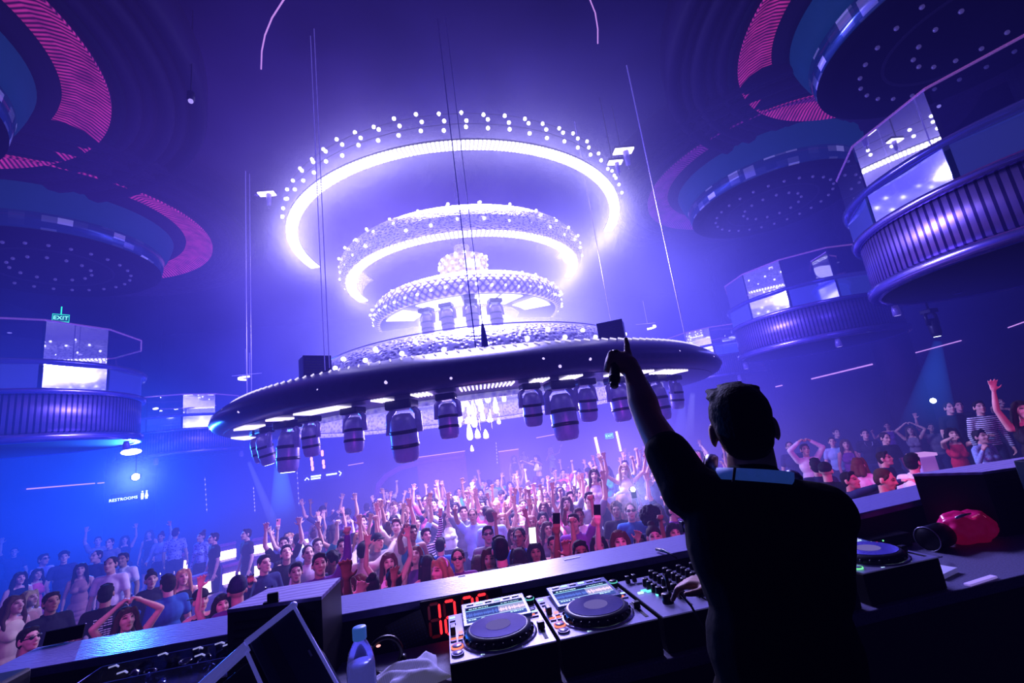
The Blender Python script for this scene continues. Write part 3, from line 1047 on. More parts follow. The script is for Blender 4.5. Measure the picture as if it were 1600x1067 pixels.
def balcony(x, y, z, R, a_front, label, nf=14, s=1.0, drumglow=None):
    """round box balcony: facets of mirror and glass above a ribbed drum; a_front is the angle it faces"""
    t = thing('balcony', label, 'balcony', (x, y, z), (0, 0, a_front), 'balconies round the dance floor')
    h = s
    seg = nf * 6

    def facet(r, z0, z1, name, mat, k0, k1, thick=.03):
        mb = MB()
        for i in range(k0, k1):
            A0, A1 = 2 * PI * (i + .03) / nf, 2 * PI * (i + .97) / nf
            q = [(r * cos(A0), r * sin(A0)), (r * cos(A1), r * sin(A1)), ((r - thick) * cos(A1), (r - thick) * sin(A1)), ((r - thick) * cos(A0), (r - thick) * sin(A0))]
            mb.prism(q, z0, z1)
        return mb.obj(name, mat, t)

    MB().lathe([(R * .93, 0), (R * .985, .0), (R, .05 * h), (R, .15 * h), (R * .97, .17 * h), (R * .93, .17 * h)], seg, close=True).obj('bottom_trim', M['lip'], t, True)
    MB().lathe([(.001, .02), (R * .93, .02), (R * .93, .1), (.001, .1)], seg).obj('soffit', M['black'], t)
    MB().lathe([(R * .94, .17 * h), (R * .965, .19 * h), (R * .965, .92 * h), (R * .94, .94 * h)], seg).obj('drum', M['drum'], t, True)
    MB().lathe([(R * .94, .92 * h), (R * 1.0, .94 * h), (R * 1.01, 1.03 * h), (R * .94, 1.05 * h)], seg, close=True).obj('lip', M['lip'], t, True)
    facet(R * .985, 1.05 * h, 1.52 * h, 'mirror_panel', M['mirror'], 0, nf)
    MB().lathe([(R * .93, 1.52 * h), (R * 1.0, 1.53 * h), (R * 1.01, 1.62 * h), (R * .93, 1.63 * h)], seg, close=True).obj('ledge', M['gloss'], t, True)
    MB().lathe([(.001, 1.50 * h), (R * .93, 1.50 * h), (R * .93, 1.56 * h), (.001, 1.56 * h)], seg).obj('deck', M['dimblue'], t)
    for i in range(nf):
        if cos(2 * PI * (i + .5) / nf) > -.75:
            A0, A1 = 2 * PI * (i + .02) / nf, 2 * PI * (i + .98) / nf
            r = R * .97
            MB().add([(r * cos(A0), r * sin(A0), 1.63 * h), (r * cos(A1), r * sin(A1), 1.63 * h), (r * cos(A1), r * sin(A1), 2.42 * h), (r * cos(A0), r * sin(A0), 2.42 * h)], [(0, 1, 2, 3)]).obj('glass_pane', M['railglass'], t)
    MB().tube([(R * .97 * cos(2 * PI * i / nf), R * .97 * sin(2 * PI * i / nf), 2.44 * h) for i in range(nf + 1)], .022, 6).obj('top_rail', M['railtop'], t)
    # small lamp can hanging from the trim
    for a in (-.9, .9):
        c = Vector((R * cos(a), R * sin(a), -.02))
        l = MB().lathe([(.001, .0), (.05, -.01), (.065, -.10), (.07, -.2), (.001, -.2)], 14).obj('lamp_can', M['headshell'], t, True)
        l.location = c * .93
        MB().lathe([(.001, -.205), (.055, -.205)], 12).obj('lens', M['bulbdim'], l)
    return t


toward = lambda x, y: atan2(AX.y - y, AX.x - x)
balcony(9.45, 4.75, 3.22, 2.5, radians(160), 'near right balcony with mirrored facets, glass rail and ribbed drum', 12)
balcony(-9.15, 11.6, 2.80, 2.2, radians(-45), 'left balcony with glass rail and ribbed drum, over the restroom sign', 12)
balcony(10.4, 10.6, 3.0, 2.0, radians(186.6), 'second right balcony, hazier and smaller, with a bright mirrored facet', 12, .9)
balcony(-9.0, 18.0, 2.55, 1.9, toward(-9.0, 18.0), 'far left balcony deep in blue haze', 12, .8)
balcony(11.5, 17.0, 2.9, 1.9, toward(11.5, 17.0), 'far right balcony deep in haze, only its glints showing', 12, .8)
# brackets that carry the balconies: wall columns
for x, y, R in ((11.4, 4.75, .9), (-11.0, 11.6, .8), (12.75, 10.6, .45), (-10.6, 18.0, .7), (13.2, 17.0, .7)):
    c = MB().cyl((0, 0, FLOOR), R, RZ1 - FLOOR, 32).obj('wall_column', M['wall'], None, True)
    c.location = (x, y, 0)
    struct(c, 'dark round column carrying a balcony')

# bright balcony parts reflect the chandelier, with a faint glow painted in


# ------------------------------------------------------------------ signs and lines of light on the far walls
def facing(o, p, roll=0):
    """turn a flat thing (front = -y) toward the DJ stage"""
    d = Vector((0, 0, 0)) - Vector((p.x, p.y, 0))
    o.rotation_euler = (0, roll, atan2(d.y, d.x) + PI / 2)


def sign_letters(body, size, mat, parent, loc, name='lettering'):
    me = text_mesh(body, size, .003)
    me.materials.append(mat)
    o = bpy.data.objects.new(name, me)
    link(o, parent)
    o.location = loc
    o.rotation_euler = (PI / 2, 0, 0)
    return o


def exit_sign(px, py, depth, w, label):
    p = at_d(px, py, depth)
    t = thing('exit_sign', label, 'exit sign', p, group='exit signs')
    facing(t, p)
    h = w * .62
    fr = MB()
    for z in (-h / 2, h / 2): fr.box((0, 0, z), (w, .05, .03 * w))
    for x in (-w / 2, w / 2): fr.box((x, 0, 0), (.03 * w, .05, h))
    fr.obj('frame', M['green'], t)
    MB().box((0, .01, 0), (w * .97, .03, h * .97)).obj('panel', emis('sign_glow_%d' % px, (.004, .12, .07), 1.0), t)
    sign_letters('EXIT', h * .72, emis('sign_letters_%d' % px, (.25, 1.0, .70), 1.7), t, (0, -.012, 0))
    MB().tube([(0, 0, h / 2), (0, 0, h / 2 + .25)], .015, 6).obj('stem', M['green'] if px < 500 else M['black'], t)
    return t


exit_sign(95, 497, 13.5, .36, 'green EXIT sign high on the dark left side')
exit_sign(952, 681, 17.5, .30, 'small green EXIT sign between two pink light bars')

p = at_d(200, 777, 13.4)
t = thing('restroom_sign', 'white lit RESTROOMS sign with man and woman figures under the blue lamp', 'sign', p)
facing(t, p)
M['signwhite'] = emis('sign_white', (.70, .88, 1.0), 2.2)
MB().box((.04, .03, 0), (.86, .02, .28)).obj('sign_board', M['black'], t)
sign_letters('RESTROOMS', .115, M['signwhite'], t, (-.10, .0, -.03))
for k, x in enumerate((.33, .43)):
    mb = MB().ball((x, 0, .11), .022, 10, 6)
    if k == 0:
        mb.prism([(x - .035, -.07), (x - .03, .07), (x + .03, .07), (x + .035, -.07)], -.004, .004, M=Matrix(((1, 0, 0, 0), (0, 0, -1, 0), (0, 1, 0, 0), (0, 0, 0, 1))))
    else:
        mb.prism([(x - .045, -.05), (x - .015, .08), (x + .015, .08), (x + .045, -.05)], -.004, .004, M=Matrix(((1, 0, 0, 0), (0, 0, -1, 0), (0, 1, 0, 0), (0, 0, 0, 1))))
    for sx in (-.016, .016):
        mb.tube([(x + sx, 0, -.05), (x + sx, 0, -.115)], .011, 6)
    mb.obj('pictogram', M['signwhite'], t)
for x in (-.3, .3):
    MB().tube([(x, .04, .12), (x, .04, 2.82 - p.z)], .008, 6).obj('hanger', M['blackm'], t)

p = at_d(506, 744, 16.0)
t = thing('direction_sign', 'white lit direction sign with arrows at the far side', 'sign', p)
facing(t, p)
MB().box((0, .03, 0), (1.35, .02, .3)).obj('sign_board', M['dimblue'], t)
ar = MB().tube([(-.62, 0, -.05), (-.55, 0, .03), (-.48, 0, -.05)], .016, 6)
ar.tube([(.50, 0, .10), (.58, 0, .03), (.52, 0, -.06)], .016, 6)
ar.obj('arrow', M['signwhite'], t)
tx = MB()
rr = random.Random(3)
for row, (xa, xb, z) in enumerate(((-.42, -.12, .045), (-.42, -.14, -.035), (.08, .42, .03))):
    x = xa
    while x < xb:
        w = rr.uniform(.02, .045)
        tx.box((x + w / 2, 0, z), (w, .006, .055))
        x += w + .012
tx.obj('lettering', M['signwhite'], t)


def wall_point(px, py, off=.06):
    """where the sight line through a point of the photograph meets the room's walls"""
    d = ray(px, py)
    ts = []
    if d.y > 0: ts.append((RY1 - off - CAM.y) / d.y)
    if d.x < 0: ts.append((RX0 + off - CAM.x) / d.x)
    if d.x > 0: ts.append((RX1 - off - CAM.x) / d.x)
    return CAM + d * min(ts), min(ts)


def light_bar(pa, pb, depth, r, mat, label, grp=None, name='light_bar', db=None):
    (a, ta), (b, tb) = wall_point(*pa), wall_point(*pb)
    r *= .5 * (ta + tb) / depth
    c = (a + b) / 2
    o = MB().tube([a - c, b - c], r, 8).obj(name, mat)
    o.location = c
    tag(o, label, 'light bar', grp)
    return o


light_bar((930, 683), (939, 722), 17.0, .055, M['ledp'], 'upright pink light bar left of the far green sign')
light_bar((963, 674), (970, 705), 17.2, .045, M['ledp'], 'upright pink light bar right of the far green sign')
light_bar((42, 764), (148, 755), 13.5, .018, M['ledpd'], 'long thin light line on the left wall')
light_bar((152, 755), (203, 751), 13.5, .016, M['ledpd'], 'short thin light line ending at the blue lamp')
light_bar((1268, 592), (1363, 569), 14.0, .022, M['ledpd'], 'thin light line under the second right balcony')
light_bar((1200, 607), (1222, 602), 16.0, .02, M['ledpd'], 'short thin light line right of the DJ head')
light_bar((1416, 555), (1502, 532), 11.5, .014, M['ledpd'], 'thin light line under the near right balcony')
light_bar((1575, 512), (1600, 503), 10.5, .014, M['ledpd'], 'thin light line at the right edge of the frame')
light_bar((544, 727), (568, 723), 17.0, .014, M['ledpd'], 'faint thin light line on the far wall')
light_bar((838, 684), (892, 674), 17.5, .014, M['ledpd'], 'faint thin light line above the dancers on the far platform')
light_bar((384, 545), (386, 620), 13.8, .012, M['cable'], 'faint pale rod behind the left end of the chandelier')
for px, pts in ((487, ((710, .10), (717, .05), (724, .13), (732, .08))), (505, ((708, .14), (722, .10), (729, .06)))):
    p = at_d(px, 720, 16.5)
    t = thing('lamp_string', 'warm orange lamps in an upright row on the far wall, %s one' % ('left' if px == 487 else 'right'), 'lamp', p)
    for (y, L) in pts:
        q = at_d(px + (y - 720) * .12, y, 16.5) - p
        MB().capsule(q + Vector((0, 0, -L / 2)), q + Vector((0, 0, L / 2)), .045, .045).obj('lamp', M['orange'], t, True)
    MB().tube([(0, .05, -.4), (0, .05, .5)], .01, 6).obj('stem', M['blackm'], t)
for k, (px, y0, y1, dep, lab) in enumerate(((464, 735, 790, 15, 'left of the direction sign'), (775, 690, 725, 16, 'below the crystal drops'), (320, 745, 800, 14, 'near the left bar'), (396, 760, 800, 14, 'under the left end of the chandelier'))):
    a, b = at_d(px, y0, dep), at_d(px + (y1 - y0) * .06, y1, dep)
    t = thing('bead_string', 'thin hanging string of glinting beads ' + lab, 'bead string', a)
    MB().tube([(0, 0, 0), b - a], .006, 5).obj('string', M['cable'], t)
    n = 7
    for i in range(n):
        MB().ball((b - a) * ((i + .5) / n), (.014, .014, .035), 8, 5).obj('bead', M['bulbdim'], t, True)

# little glowing crescents in the distance
for px, py, dep, s, lab, fl in ((390, 592, 15.0, .34, 'small white glowing crescent in the distance left of the lowest ring', 1), (1013, 513, 14.0, .24, 'small white glowing crescent peeking out behind the right loudspeaker', -1)):
    p = at_d(px, py, dep)
    t = thing('white_crescent', lab, 'lamp', p, (0, 0, 0))
    MB().lathe([(s * .80, 0), (s, 0), (s, .05), (s * .80, .05)], 32, (PI * .72 if fl > 0 else -PI * .38), (PI * 1.62 if fl > 0 else PI * .4), close=True).obj('light_strip', M['led'], t)
    MB().tube([(-s * 1.6, 0, .16), (s * 1.1, 0, .16)], .012, 6).obj('bracket', M['cable'], t)
    MB().tube([(0, 0, .16), (0, 0, .9)], .012, 6).obj('stem', M['cable'], t)

# small glowing dots in rows on the far balconies
for i, (px, py, dep, r) in enumerate(((235, 628, 15, .05), (238, 653, 15, .06), (250, 642, 15.5, .04), (275, 639, 15.5, .04), (262, 662, 15.5, .04), (275, 662, 15.5, .035), (249, 621, 15.5, .035), (296, 661, 15.5, .035), (301, 643, 15.5, .03), (328, 650, 15.0, .05), (340, 660, 14.0, .09), (335, 657, 14, .05), (1136, 524, 16, .05), (1148, 518, 16, .035), (1156, 508, 16, .045), (1170, 521, 16, .045), (1153, 541, 16, .035), (1125, 541, 16, .03), (1142, 543, 16, .04), (1188, 485, 15, .04), (1189, 510, 15, .045), (1290, 455, 12, .05), (1300, 448, 12, .05), (1316, 443, 12, .045), (1310, 410, 12, .03), (70, 628, 12, .05), (25, 622, 11.5, .10), (38, 607, 11.5, .08), (30, 632, 11.5, .09), (155, 618, 12, .05), (205, 706, 12.0, .14), (125, 554, 12.5, .035), (60, 577, 12.5, .035), (15, 520, 12, .03), (200, 628, 13.5, .07), (206, 634, 13.5, .06))):
    if dep > 12.6 and px > 200 and px < 1200:
        p, tw = wall_point(px, py, .12)
        r *= tw / dep
    else:
        p = at_d(px, py, dep)
    o = MB().ball((0, 0, 0), (r * 1.6, r * .6, r * .6), 10, 6).obj('spark_dot', M['bulb'] if r > .045 else M['bulbdim'], None, True)
    o.location = p
    facing(o, p)
    side = 'left' if px < 400 else 'right'
    tag(o, 'one of the small glowing dots round the far %s balconies' % side, 'lamp', 'glowing dots round the far %s balconies' % side)

# blue show lamp that faces the stage on the left
t = thing('show_lamp', 'dazzling blue-white show lamp facing the stage, under the left balcony', 'stage light', LAMP)
facing(t, LAMP)
MB().lathe([(.001, 0), (.10, .0), (.13, .05), (.12, .3), (.001, .32)], 20, M=Matrix.Rotation(-PI / 2, 4, 'X')).obj('lamp_body', M['blackm'], t, True)
MB().lathe([(.001, -.012), (.095, -.012), (.095, .0)], 20, M=Matrix.Rotation(-PI / 2, 4, 'X')).obj('lens', emis('show_lamp_lens', (.85, .92, 1.0), 30.0), t)
MB().tube([(0, .15, .12), (0, .15, 2.82 - LAMP.z)], .02, 8).obj('stem', M['blackm'], t)
# blue-lensed lamps under the near right balcony
for px, py, dep, lab, on in ((1465, 527, 8.6, 'moving head lamp under the near right balcony throwing a blue beam', True), (1497, 460, 8.2, 'dark lamp hanging at the underside of the near right balcony', False)):
    p = at_d(px, py, dep)
    t = thing('moving_head_light', lab, 'stage light', p + Vector((0, 0, .3)))
    MB().box((0, 0, .22), (.2, .2, .08), bev=.01).obj('base', M['blackm'], t)
    MB().lathe([(.001, .08), (.06, .07), (.09, 0), (.09, -.2), (.07, -.28), (.001, -.28)], 18).obj('head', M['blackm'], t, True)
    yk = MB()
    for sx in (-1, 1): yk.tube([(sx * .06, 0, .2), (sx * .12, 0, .14), (sx * .12, 0, -.05)], .028, 8)
    yk.obj('yoke', M['blackm'], t, True)
    MB().lathe([(.001, -.285), (.06, -.285)], 16).obj('lens', M['lenson'] if on else M['lensoff'], t)
    MB().tube([(0, 0, .24), (0, 0, max(.3, 3.21 - p.z - .3))], .02, 8).obj('drop_rod', M['blackm'], t)

# beams in the haze, put in as cones of glowing volume


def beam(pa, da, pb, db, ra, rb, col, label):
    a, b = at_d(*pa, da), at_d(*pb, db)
    m, nt, out = new_mat('beam_glow')
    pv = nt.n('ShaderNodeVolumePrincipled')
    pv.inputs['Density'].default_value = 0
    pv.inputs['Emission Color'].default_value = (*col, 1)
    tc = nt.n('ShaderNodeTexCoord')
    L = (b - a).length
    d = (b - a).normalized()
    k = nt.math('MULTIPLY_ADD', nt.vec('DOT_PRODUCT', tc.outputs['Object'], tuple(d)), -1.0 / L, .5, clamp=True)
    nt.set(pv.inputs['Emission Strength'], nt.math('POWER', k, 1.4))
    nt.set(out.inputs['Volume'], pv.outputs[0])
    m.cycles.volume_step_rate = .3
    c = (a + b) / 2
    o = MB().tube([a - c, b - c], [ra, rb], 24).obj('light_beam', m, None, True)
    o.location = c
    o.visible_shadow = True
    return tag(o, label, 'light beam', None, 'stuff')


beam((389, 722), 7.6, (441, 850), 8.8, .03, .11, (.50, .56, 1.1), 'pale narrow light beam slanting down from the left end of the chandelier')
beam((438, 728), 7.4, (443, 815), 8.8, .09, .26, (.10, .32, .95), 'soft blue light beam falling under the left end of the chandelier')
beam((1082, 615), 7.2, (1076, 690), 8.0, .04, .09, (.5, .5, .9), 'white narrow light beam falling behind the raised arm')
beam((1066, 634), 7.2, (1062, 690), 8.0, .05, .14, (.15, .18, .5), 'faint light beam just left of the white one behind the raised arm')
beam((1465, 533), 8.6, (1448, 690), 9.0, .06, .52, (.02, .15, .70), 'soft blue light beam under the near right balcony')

# pink-edged arch and wall seats at the far side
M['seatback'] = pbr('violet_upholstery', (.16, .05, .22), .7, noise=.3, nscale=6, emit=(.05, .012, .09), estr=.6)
arc = [at_d(x, y, 16.0) for x, y in ((588, 775), (592, 757), (604, 743), (625, 731), (655, 723), (690, 717), (725, 714))]
o = MB().tube([p - arc[0] for p in arc], .10, 8).obj('seat_arch', M['seatback'], None, True)
o.location = arc[0]
tag(o, 'curved violet arch over the seats at the far side of the floor', 'arch')
for px, py, w, lab in ((690, 722, 1.9, 'long violet seat back on the far platform, left of the dancers'), (796, 716, .8, 'violet seat back on the far platform, just left of the dancers')):
    p = at_d(px, py, 17.6)
    t = thing('booth_bench', lab, 'booth seat', (p.x, p.y, FLOOR + .6), group='seats on the far platform')
    facing(t, p)
    hh = p.z - (FLOOR + .6) + .3
    MB().box((0, .1, hh / 2), (w, .16, hh), bev=.03).obj('backrest', M['seatback'], t)
    MB().box((0, -.25, .22), (w, .6, .44), bev=.03).obj('seat', M['charcoal'], t)
    MB().box((0, -.0, hh + .005), (w, .2, .03)).obj('top_trim', M['ledpd'], t)

# banquettes with lit strips on the left side
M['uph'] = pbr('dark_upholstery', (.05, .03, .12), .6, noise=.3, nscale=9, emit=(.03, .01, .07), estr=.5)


def banquette(pa, pb, z, label, h=.22):
    """long bench whose lit strip runs from pixel ray pa to pb at height z"""
    a, b = on_z(*pa, z), on_z(*pb, z)
    c = (a + b) / 2
    L = (b - a).length
    t = thing('banquette', label, 'bench', (c.x, c.y, FLOOR), (0, 0, atan2(b.y - a.y, b.x - a.x)), 'lit benches left of the dance floor')
    zz = z - FLOOR
    MB().box((0, .32, (zz + .24) / 2), (L, .16, zz + .24), bev=.03).obj('backrest', M['uph'], t)
    MB().box((0, .04, zz / 2 - .06), (L * 1.02, .46, zz - .12), bev=.04).obj('seat', M['uph'], t)
    MB().box((0, .225, zz), (L, .03, h)).obj('light_strip', M['strip2'], t)
    MB().box((0, .32, zz + .27), (L * 1.02, .2, .06), bev=.015).obj('cap_rail', M['seatback'], t)
    return t


M['strip2'] = emis('bench_strip', (1.0, .70, .84), 4.5, True)
banquette((248, 893), (291, 884), -.50, 'bench with a bright light strip beside the blonde woman at the left')
banquette((343, 871), (370, 865), -.50, 'short bench with a light strip right of the man in the black tee')
banquette((391, 862), (424, 856), -.50, 'bench with a light strip behind the raised pink drink')
banquette((452, 856), (482, 850), -.50, 'bench with a light strip behind the singing man')
banquette((294, 931), (347, 914), -.62, 'near bench with light strip left of the raised thin arm')
banquette((350, 908), (412, 892), -.62, 'long near bench with the brightest light strip')
# bar front with panel on the right
p = at_d(1440, 712, 7.6)
t = thing('service_counter', 'small pale lit counter among the crowd on the right', 'counter', (p.x, p.y, p.z - .5), (0, 0, -.3))
MB().box((0, 0, .25), (.26, .24, .5), bev=.02).obj('counter_body', pbr('pale_counter', (.4, .32, .6), .5, emit=(.20, .10, .36), estr=.5), t)
MB().box((0, 0, .52), (.31, .28, .05), bev=.01).obj('counter_top', M['ledpd'], t)
MB().ball((.02, -.24, .22), .05, 10, 6).obj('lamp', M['ledw'], t, True)

# ------------------------------------------------------------------ DJ booth
M['wood'] = wave_mat('grained_ledge', (.19, .165, .42), (.25, .215, .50), 14.0, .33, .0, axis='Y', bump=.06, dist=7.0)
M['woodedge'] = pbr('ledge_edge', (.30, .26, .60), .3, .3)
M['tabletop'] = pbr('speckled_tabletop', (.13, .12, .24), .55, noise=.7, nscale=160)
NEAR = [(-1.75, 2.155), (-1.6, 2.145), (-.9, 2.11), (-.45, 2.085), (.24, 2.055), (1.1, 2.055), (1.95, 2.105), (2.33, 2.14), (3.6, 2.28)]
LZ = 1.10
mb = MB()
poly = NEAR + [(x, y + .262) for x, y in reversed(NEAR)]
mb.prism(poly, LZ - .03, LZ)
led = mb.obj('booth_ledge', M['wood'])
tag(led, 'long wood-grained ledge along the front of the DJ booth', 'ledge')
MB().tube([(x, y, LZ - .004) for x, y in NEAR], .0045, 6).obj('edge_strip', M['woodedge'], led)
MB().tube([(x, y + .262, LZ - .004) for x, y in NEAR], .004, 6).obj('edge_strip', M['woodedge'], led)
# wall under the ledge
mb = MB()
mb.prism([(x, y + .03) for x, y in NEAR] + [(x, y + .24) for x, y in reversed(NEAR)], FLOOR + .0, LZ - .031)
struct(mb.obj('wall_booth', M['black']), 'black front wall of the DJ booth under the ledge')
# the table
t = thing('dj_table', 'long black table carrying the decks behind the ledge', 'table', (.9, 1.78, 0))
MB().box((0, 0, .93), (4.7, .50, .04), bev=.004).obj('tabletop', M['tabletop'], t)
MB().box((.25, -.235, .455), (3.9, .02, .905)).obj('front_panel', M['black'], t)
for sx in (-2.3, 2.3): MB().box((sx, 0, .455), (.04, .46, .905)).obj('side_panel', M['black'], t)
TZ = .951

# ---- media players
M['screen'] = None


def screen_mat(seed):
    m, nt, out = new_mat('deck_screen_%d' % seed)
    tc = nt.n('ShaderNodeTexCoord')
    sx = nt.n('ShaderNodeSeparateXYZ')
    nt.set(sx.inputs[0], tc.outputs['Object'])     # x -.105..105, y -.06...06
    u, v = sx.outputs[0], sx.outputs[1]
    nz = nt.n('ShaderNodeTexNoise', noise_dimensions='1D')
    nz.inputs['Scale'].default_value = 160.0
    nz.inputs['Detail'].default_value = 4
    nt.set(nz.inputs['W'], nt.math('ADD', u, float(seed)))
    amp = nt.math('MULTIPLY', nt.math('SUBTRACT', nz.outputs['Fac'], .30, clamp=True), .045)
    wavem = nt.math('LESS_THAN', nt.math('ABSOLUTE', nt.math('ADD', v, .006)), amp)
    played = nt.math('GREATER_THAN', u, .012)
    base = nt.mix(played, (.055, .075, .30), (.30, .30, .52))
    wavec = nt.mix(played, (.10, .16, .55), (.80, .55, .85))
    col = nt.mix(wavem, base, wavec)
    top = nt.math('GREATER_THAN', v, .034)
    col = nt.mix(top, col, (.012, .02, .08))
    bot = nt.math('LESS_THAN', v, -.036)
    col = nt.mix(bot, col, (.06, .09, .34))
    line = nt.math('LESS_THAN', nt.math('ABSOLUTE', nt.math('SUBTRACT', v, .031)), .0022)
    col = nt.mix(line, col, (.35, .75, 1.0))
    line = nt.math('LESS_THAN', nt.math('ABSOLUTE', nt.math('ADD', v, .033)), .0016)
    col = nt.mix(line, col, (.5, .7, 1.0))
    e = nt.n('ShaderNodeEmission')
    nt.set(e.inputs[0], col)
    e.inputs[1].default_value = 1.35
    nt.set(out.inputs[0], e.outputs[0])
    m.cycles.emission_sampling = 'NONE'
    return m


M['scrtext'] = emis('screen_text', (.60, .85, 1.0), 1.2)
M['jogtop'] = pbr('jog_top', (.22, .19, .50), .12, .75, noise=.2, nscale=60)
M['jogrub'] = pbr('jog_rubber', (.012, .012, .03), .4)
M['jogdisp'] = emis('jog_display', (.22, .18, .55), .75)
M['btn'] = pbr('grey_button', (.25, .22, .45), .35, .1)
M['redbtn'] = emis('red_lit_button', (1.0, .30, .22), 1.0)
M['pinkbtn'] = emis('pink_lit_button', (1.0, .45, .55), 1.1)
M['tealbtn'] = emis('teal_lit_knob', (.15, .65, .60), .8)
M['greenbtn'] = emis('green_lit_button', (.25, .95, .45), .9)
W_, D_, H_ = .335, .40, .11


def player(x0, label, seed, ring2='redbtn', shine=False, lit=True):
    t = thing('media_player', label, 'DJ player', (x0 + W_ / 2, 1.553 + D_ / 2, TZ), group='DJ players')
    MB().box((0, 0, (H_ - .004) / 2), (W_, D_, H_ - .004), bev=.004).obj('body', M['black'], t)
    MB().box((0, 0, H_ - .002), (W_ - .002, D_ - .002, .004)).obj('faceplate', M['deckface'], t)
    z = H_
    # jog wheel
    j = MB().lathe([(.118, 0), (.128, .0), (.128, .003), (.118, .004)], 48).obj('jog_surround', M['silver'], t, True)
    j.location = (.0, -.075, z)
    w = MB().lathe([(.112, .0), (.118, .006), (.112, .022), (.103, .030), (.098, .031), (.001, .031)], 48)
    for i in range(24):
        a = 2 * PI * i / 24
        w.ball((.113 * cos(a), .113 * sin(a), .013), (.007, .007, .008), 8, 5)
    w = w.obj('jog_wheel', M['jogrub'], t, True)
    w.location = (0, -.075, z + .001)
    MB().cyl((0, 0, .0305), .096, .0022, 48).obj('jog_plate', M['jogtop'], w)
    MB().cyl((0, 0, .033), .042, .0012, 36).obj('jog_display', M['jogdisp'], w)
    # screen on a tilted pod
    pod = MB().box((0, 0, 0), (.250, .188, .012), bev=.003).obj('screen_pod', M['podblue'], t)
    pod.location = (.010, .118, z + .014)
    pod.rotation_euler = (radians(4), 0, 0)
    MB().box((0, 0, -.009), (.23, .16, .008)).obj('pod_support', M['black'], pod)
    s = MB().box((0, 0, 0), (.222, .122, .001)).obj('screen', screen_mat(seed), pod)
    s.location = (0, -.014, .0068)
    rn = random.Random(seed)
    tx = MB()
    for (xa, xb, v, hh) in ((-.095, -.02, .044, .007), (.03, .1, .044, .005), (-.1, -.07, -.046, .008), (-.055, -.045, -.046, .008), (-.03, .02, -.044, .009), (.055, .075, -.044, .008), (.08, .1, -.044, .006)):
        x = xa
        while x < xb:
            q = rn.uniform(.004, .009)
            tx.box((x, v, .001), (q, hh * rn.uniform(.6, 1), .0006))
            x += q + .002
    tx.obj('lettering', M['scrtext'], s)
    for i in range(6):
        MB().box((-.09 + .036 * i, .074, .0075), (.026, .011, .003)).obj('screen_button', M['scrtext'] if i in (1, 3) else M['btn'], pod)
    # browse knob and right column
    k = MB().lathe([(.001, .026), (.013, .026), (.015, .022), (.0155, 0)], 24).obj('browse_knob', M['blackp'], t, True)
    k.location = (.151, .150, z)
    MB().lathe([(.0155, .018), (.018, .018), (.018, .022), (.0155, .022)], 28, close=True).obj('knob_ring', M['tealbtn'], k)
    for (bx, by, bw, bd, mt) in ((.150, .10, .02, .008, 'btn'), (.145, .085, .02, .008, 'btn'), (.148, .065, .03, .007, 'scrtext'), (.15, .05, .018, .007, 'btn'), (.14, .035, .012, .012, 'redbtn'), (.145, .018, .022, .008, 'btn')):
        MB().box((bx, by, z + .002), (bw, bd, .005), bev=.001).obj('button', M[mt], t)
    MB().box((.142, -.105, z + .0006), (.012, .135, .0012)).obj('fader_slot', M['black'], t)
    MB().box((.142, -.09, z + .012), (.024, .022, .022), bev=.003).obj('tempo_fader', M['blackp'], t)
    # left column: buttons, lever, cue and play
    for (bx, by, bw, bd, mt) in ((-.152, .165, .022, .010, 'scrtext'), (-.152, .13, .02, .006, 'btn'), (-.15, .10, .02, .006, 'btn'), (-.152, .055, .018, .012, 'pinkbtn'), (-.126, .012, .016, .014, 'pinkbtn'), (-.126, -.012, .016, .008, 'btn'), (-.152, -.03, .02, .008, 'redbtn'), (-.128, -.03, .018, .008, 'redbtn'), (-.152, -.05, .02, .008, 'btn'), (-.128, -.05, .018, .008, 'btn')):
        MB().box((bx, by, z + .002), (bw, bd, .005), bev=.001).obj('button', M[mt], t)
    MB().box((-.152, .015, z + .014), (.018, .035, .026), bev=.003).obj('lever', M['blackp'], t)
    for (by, mt) in ((-.10, ring2), (-.152, 'greenbtn' if ring2 != 'redbtn' else 'btn')):
        b = MB().cyl((0, 0, 0), .0165, .006, 28).obj('round_button', M['btn'], t, True)
        b.location = (-.142, by, z)
        MB().lathe([(.0165, .001), (.020, .001), (.020, .006), (.0165, .0065)], 28, close=True).obj('button_ring', M[mt], b, True)
    # small maker's marks beside the wheel, illegible
    mk = MB()
    for i in range(18):
        mk.box((-.07 + .0075 * i, -.186, z + .0004), (.0055, .004 + .003 * rn.random(), .0006))
    mk.obj('lettering', M['scrtext'], t)
    return t


M['podblue'] = pbr('screen_frame', (.03, .04, .16), .25, .3, emit=(.012, .018, .09), estr=.6)
player(-.035, 'leftmost DJ player, by the red clock, its wheel glinting', 1)
player(.312, 'DJ player between the leftmost player and the mixer', 2)
player(1.075, 'DJ player hidden behind the man, right of the mixer', 3)
player(1.45, 'rightmost DJ player with orange and green lit buttons, beyond the man', 4, 'pinkbtn')

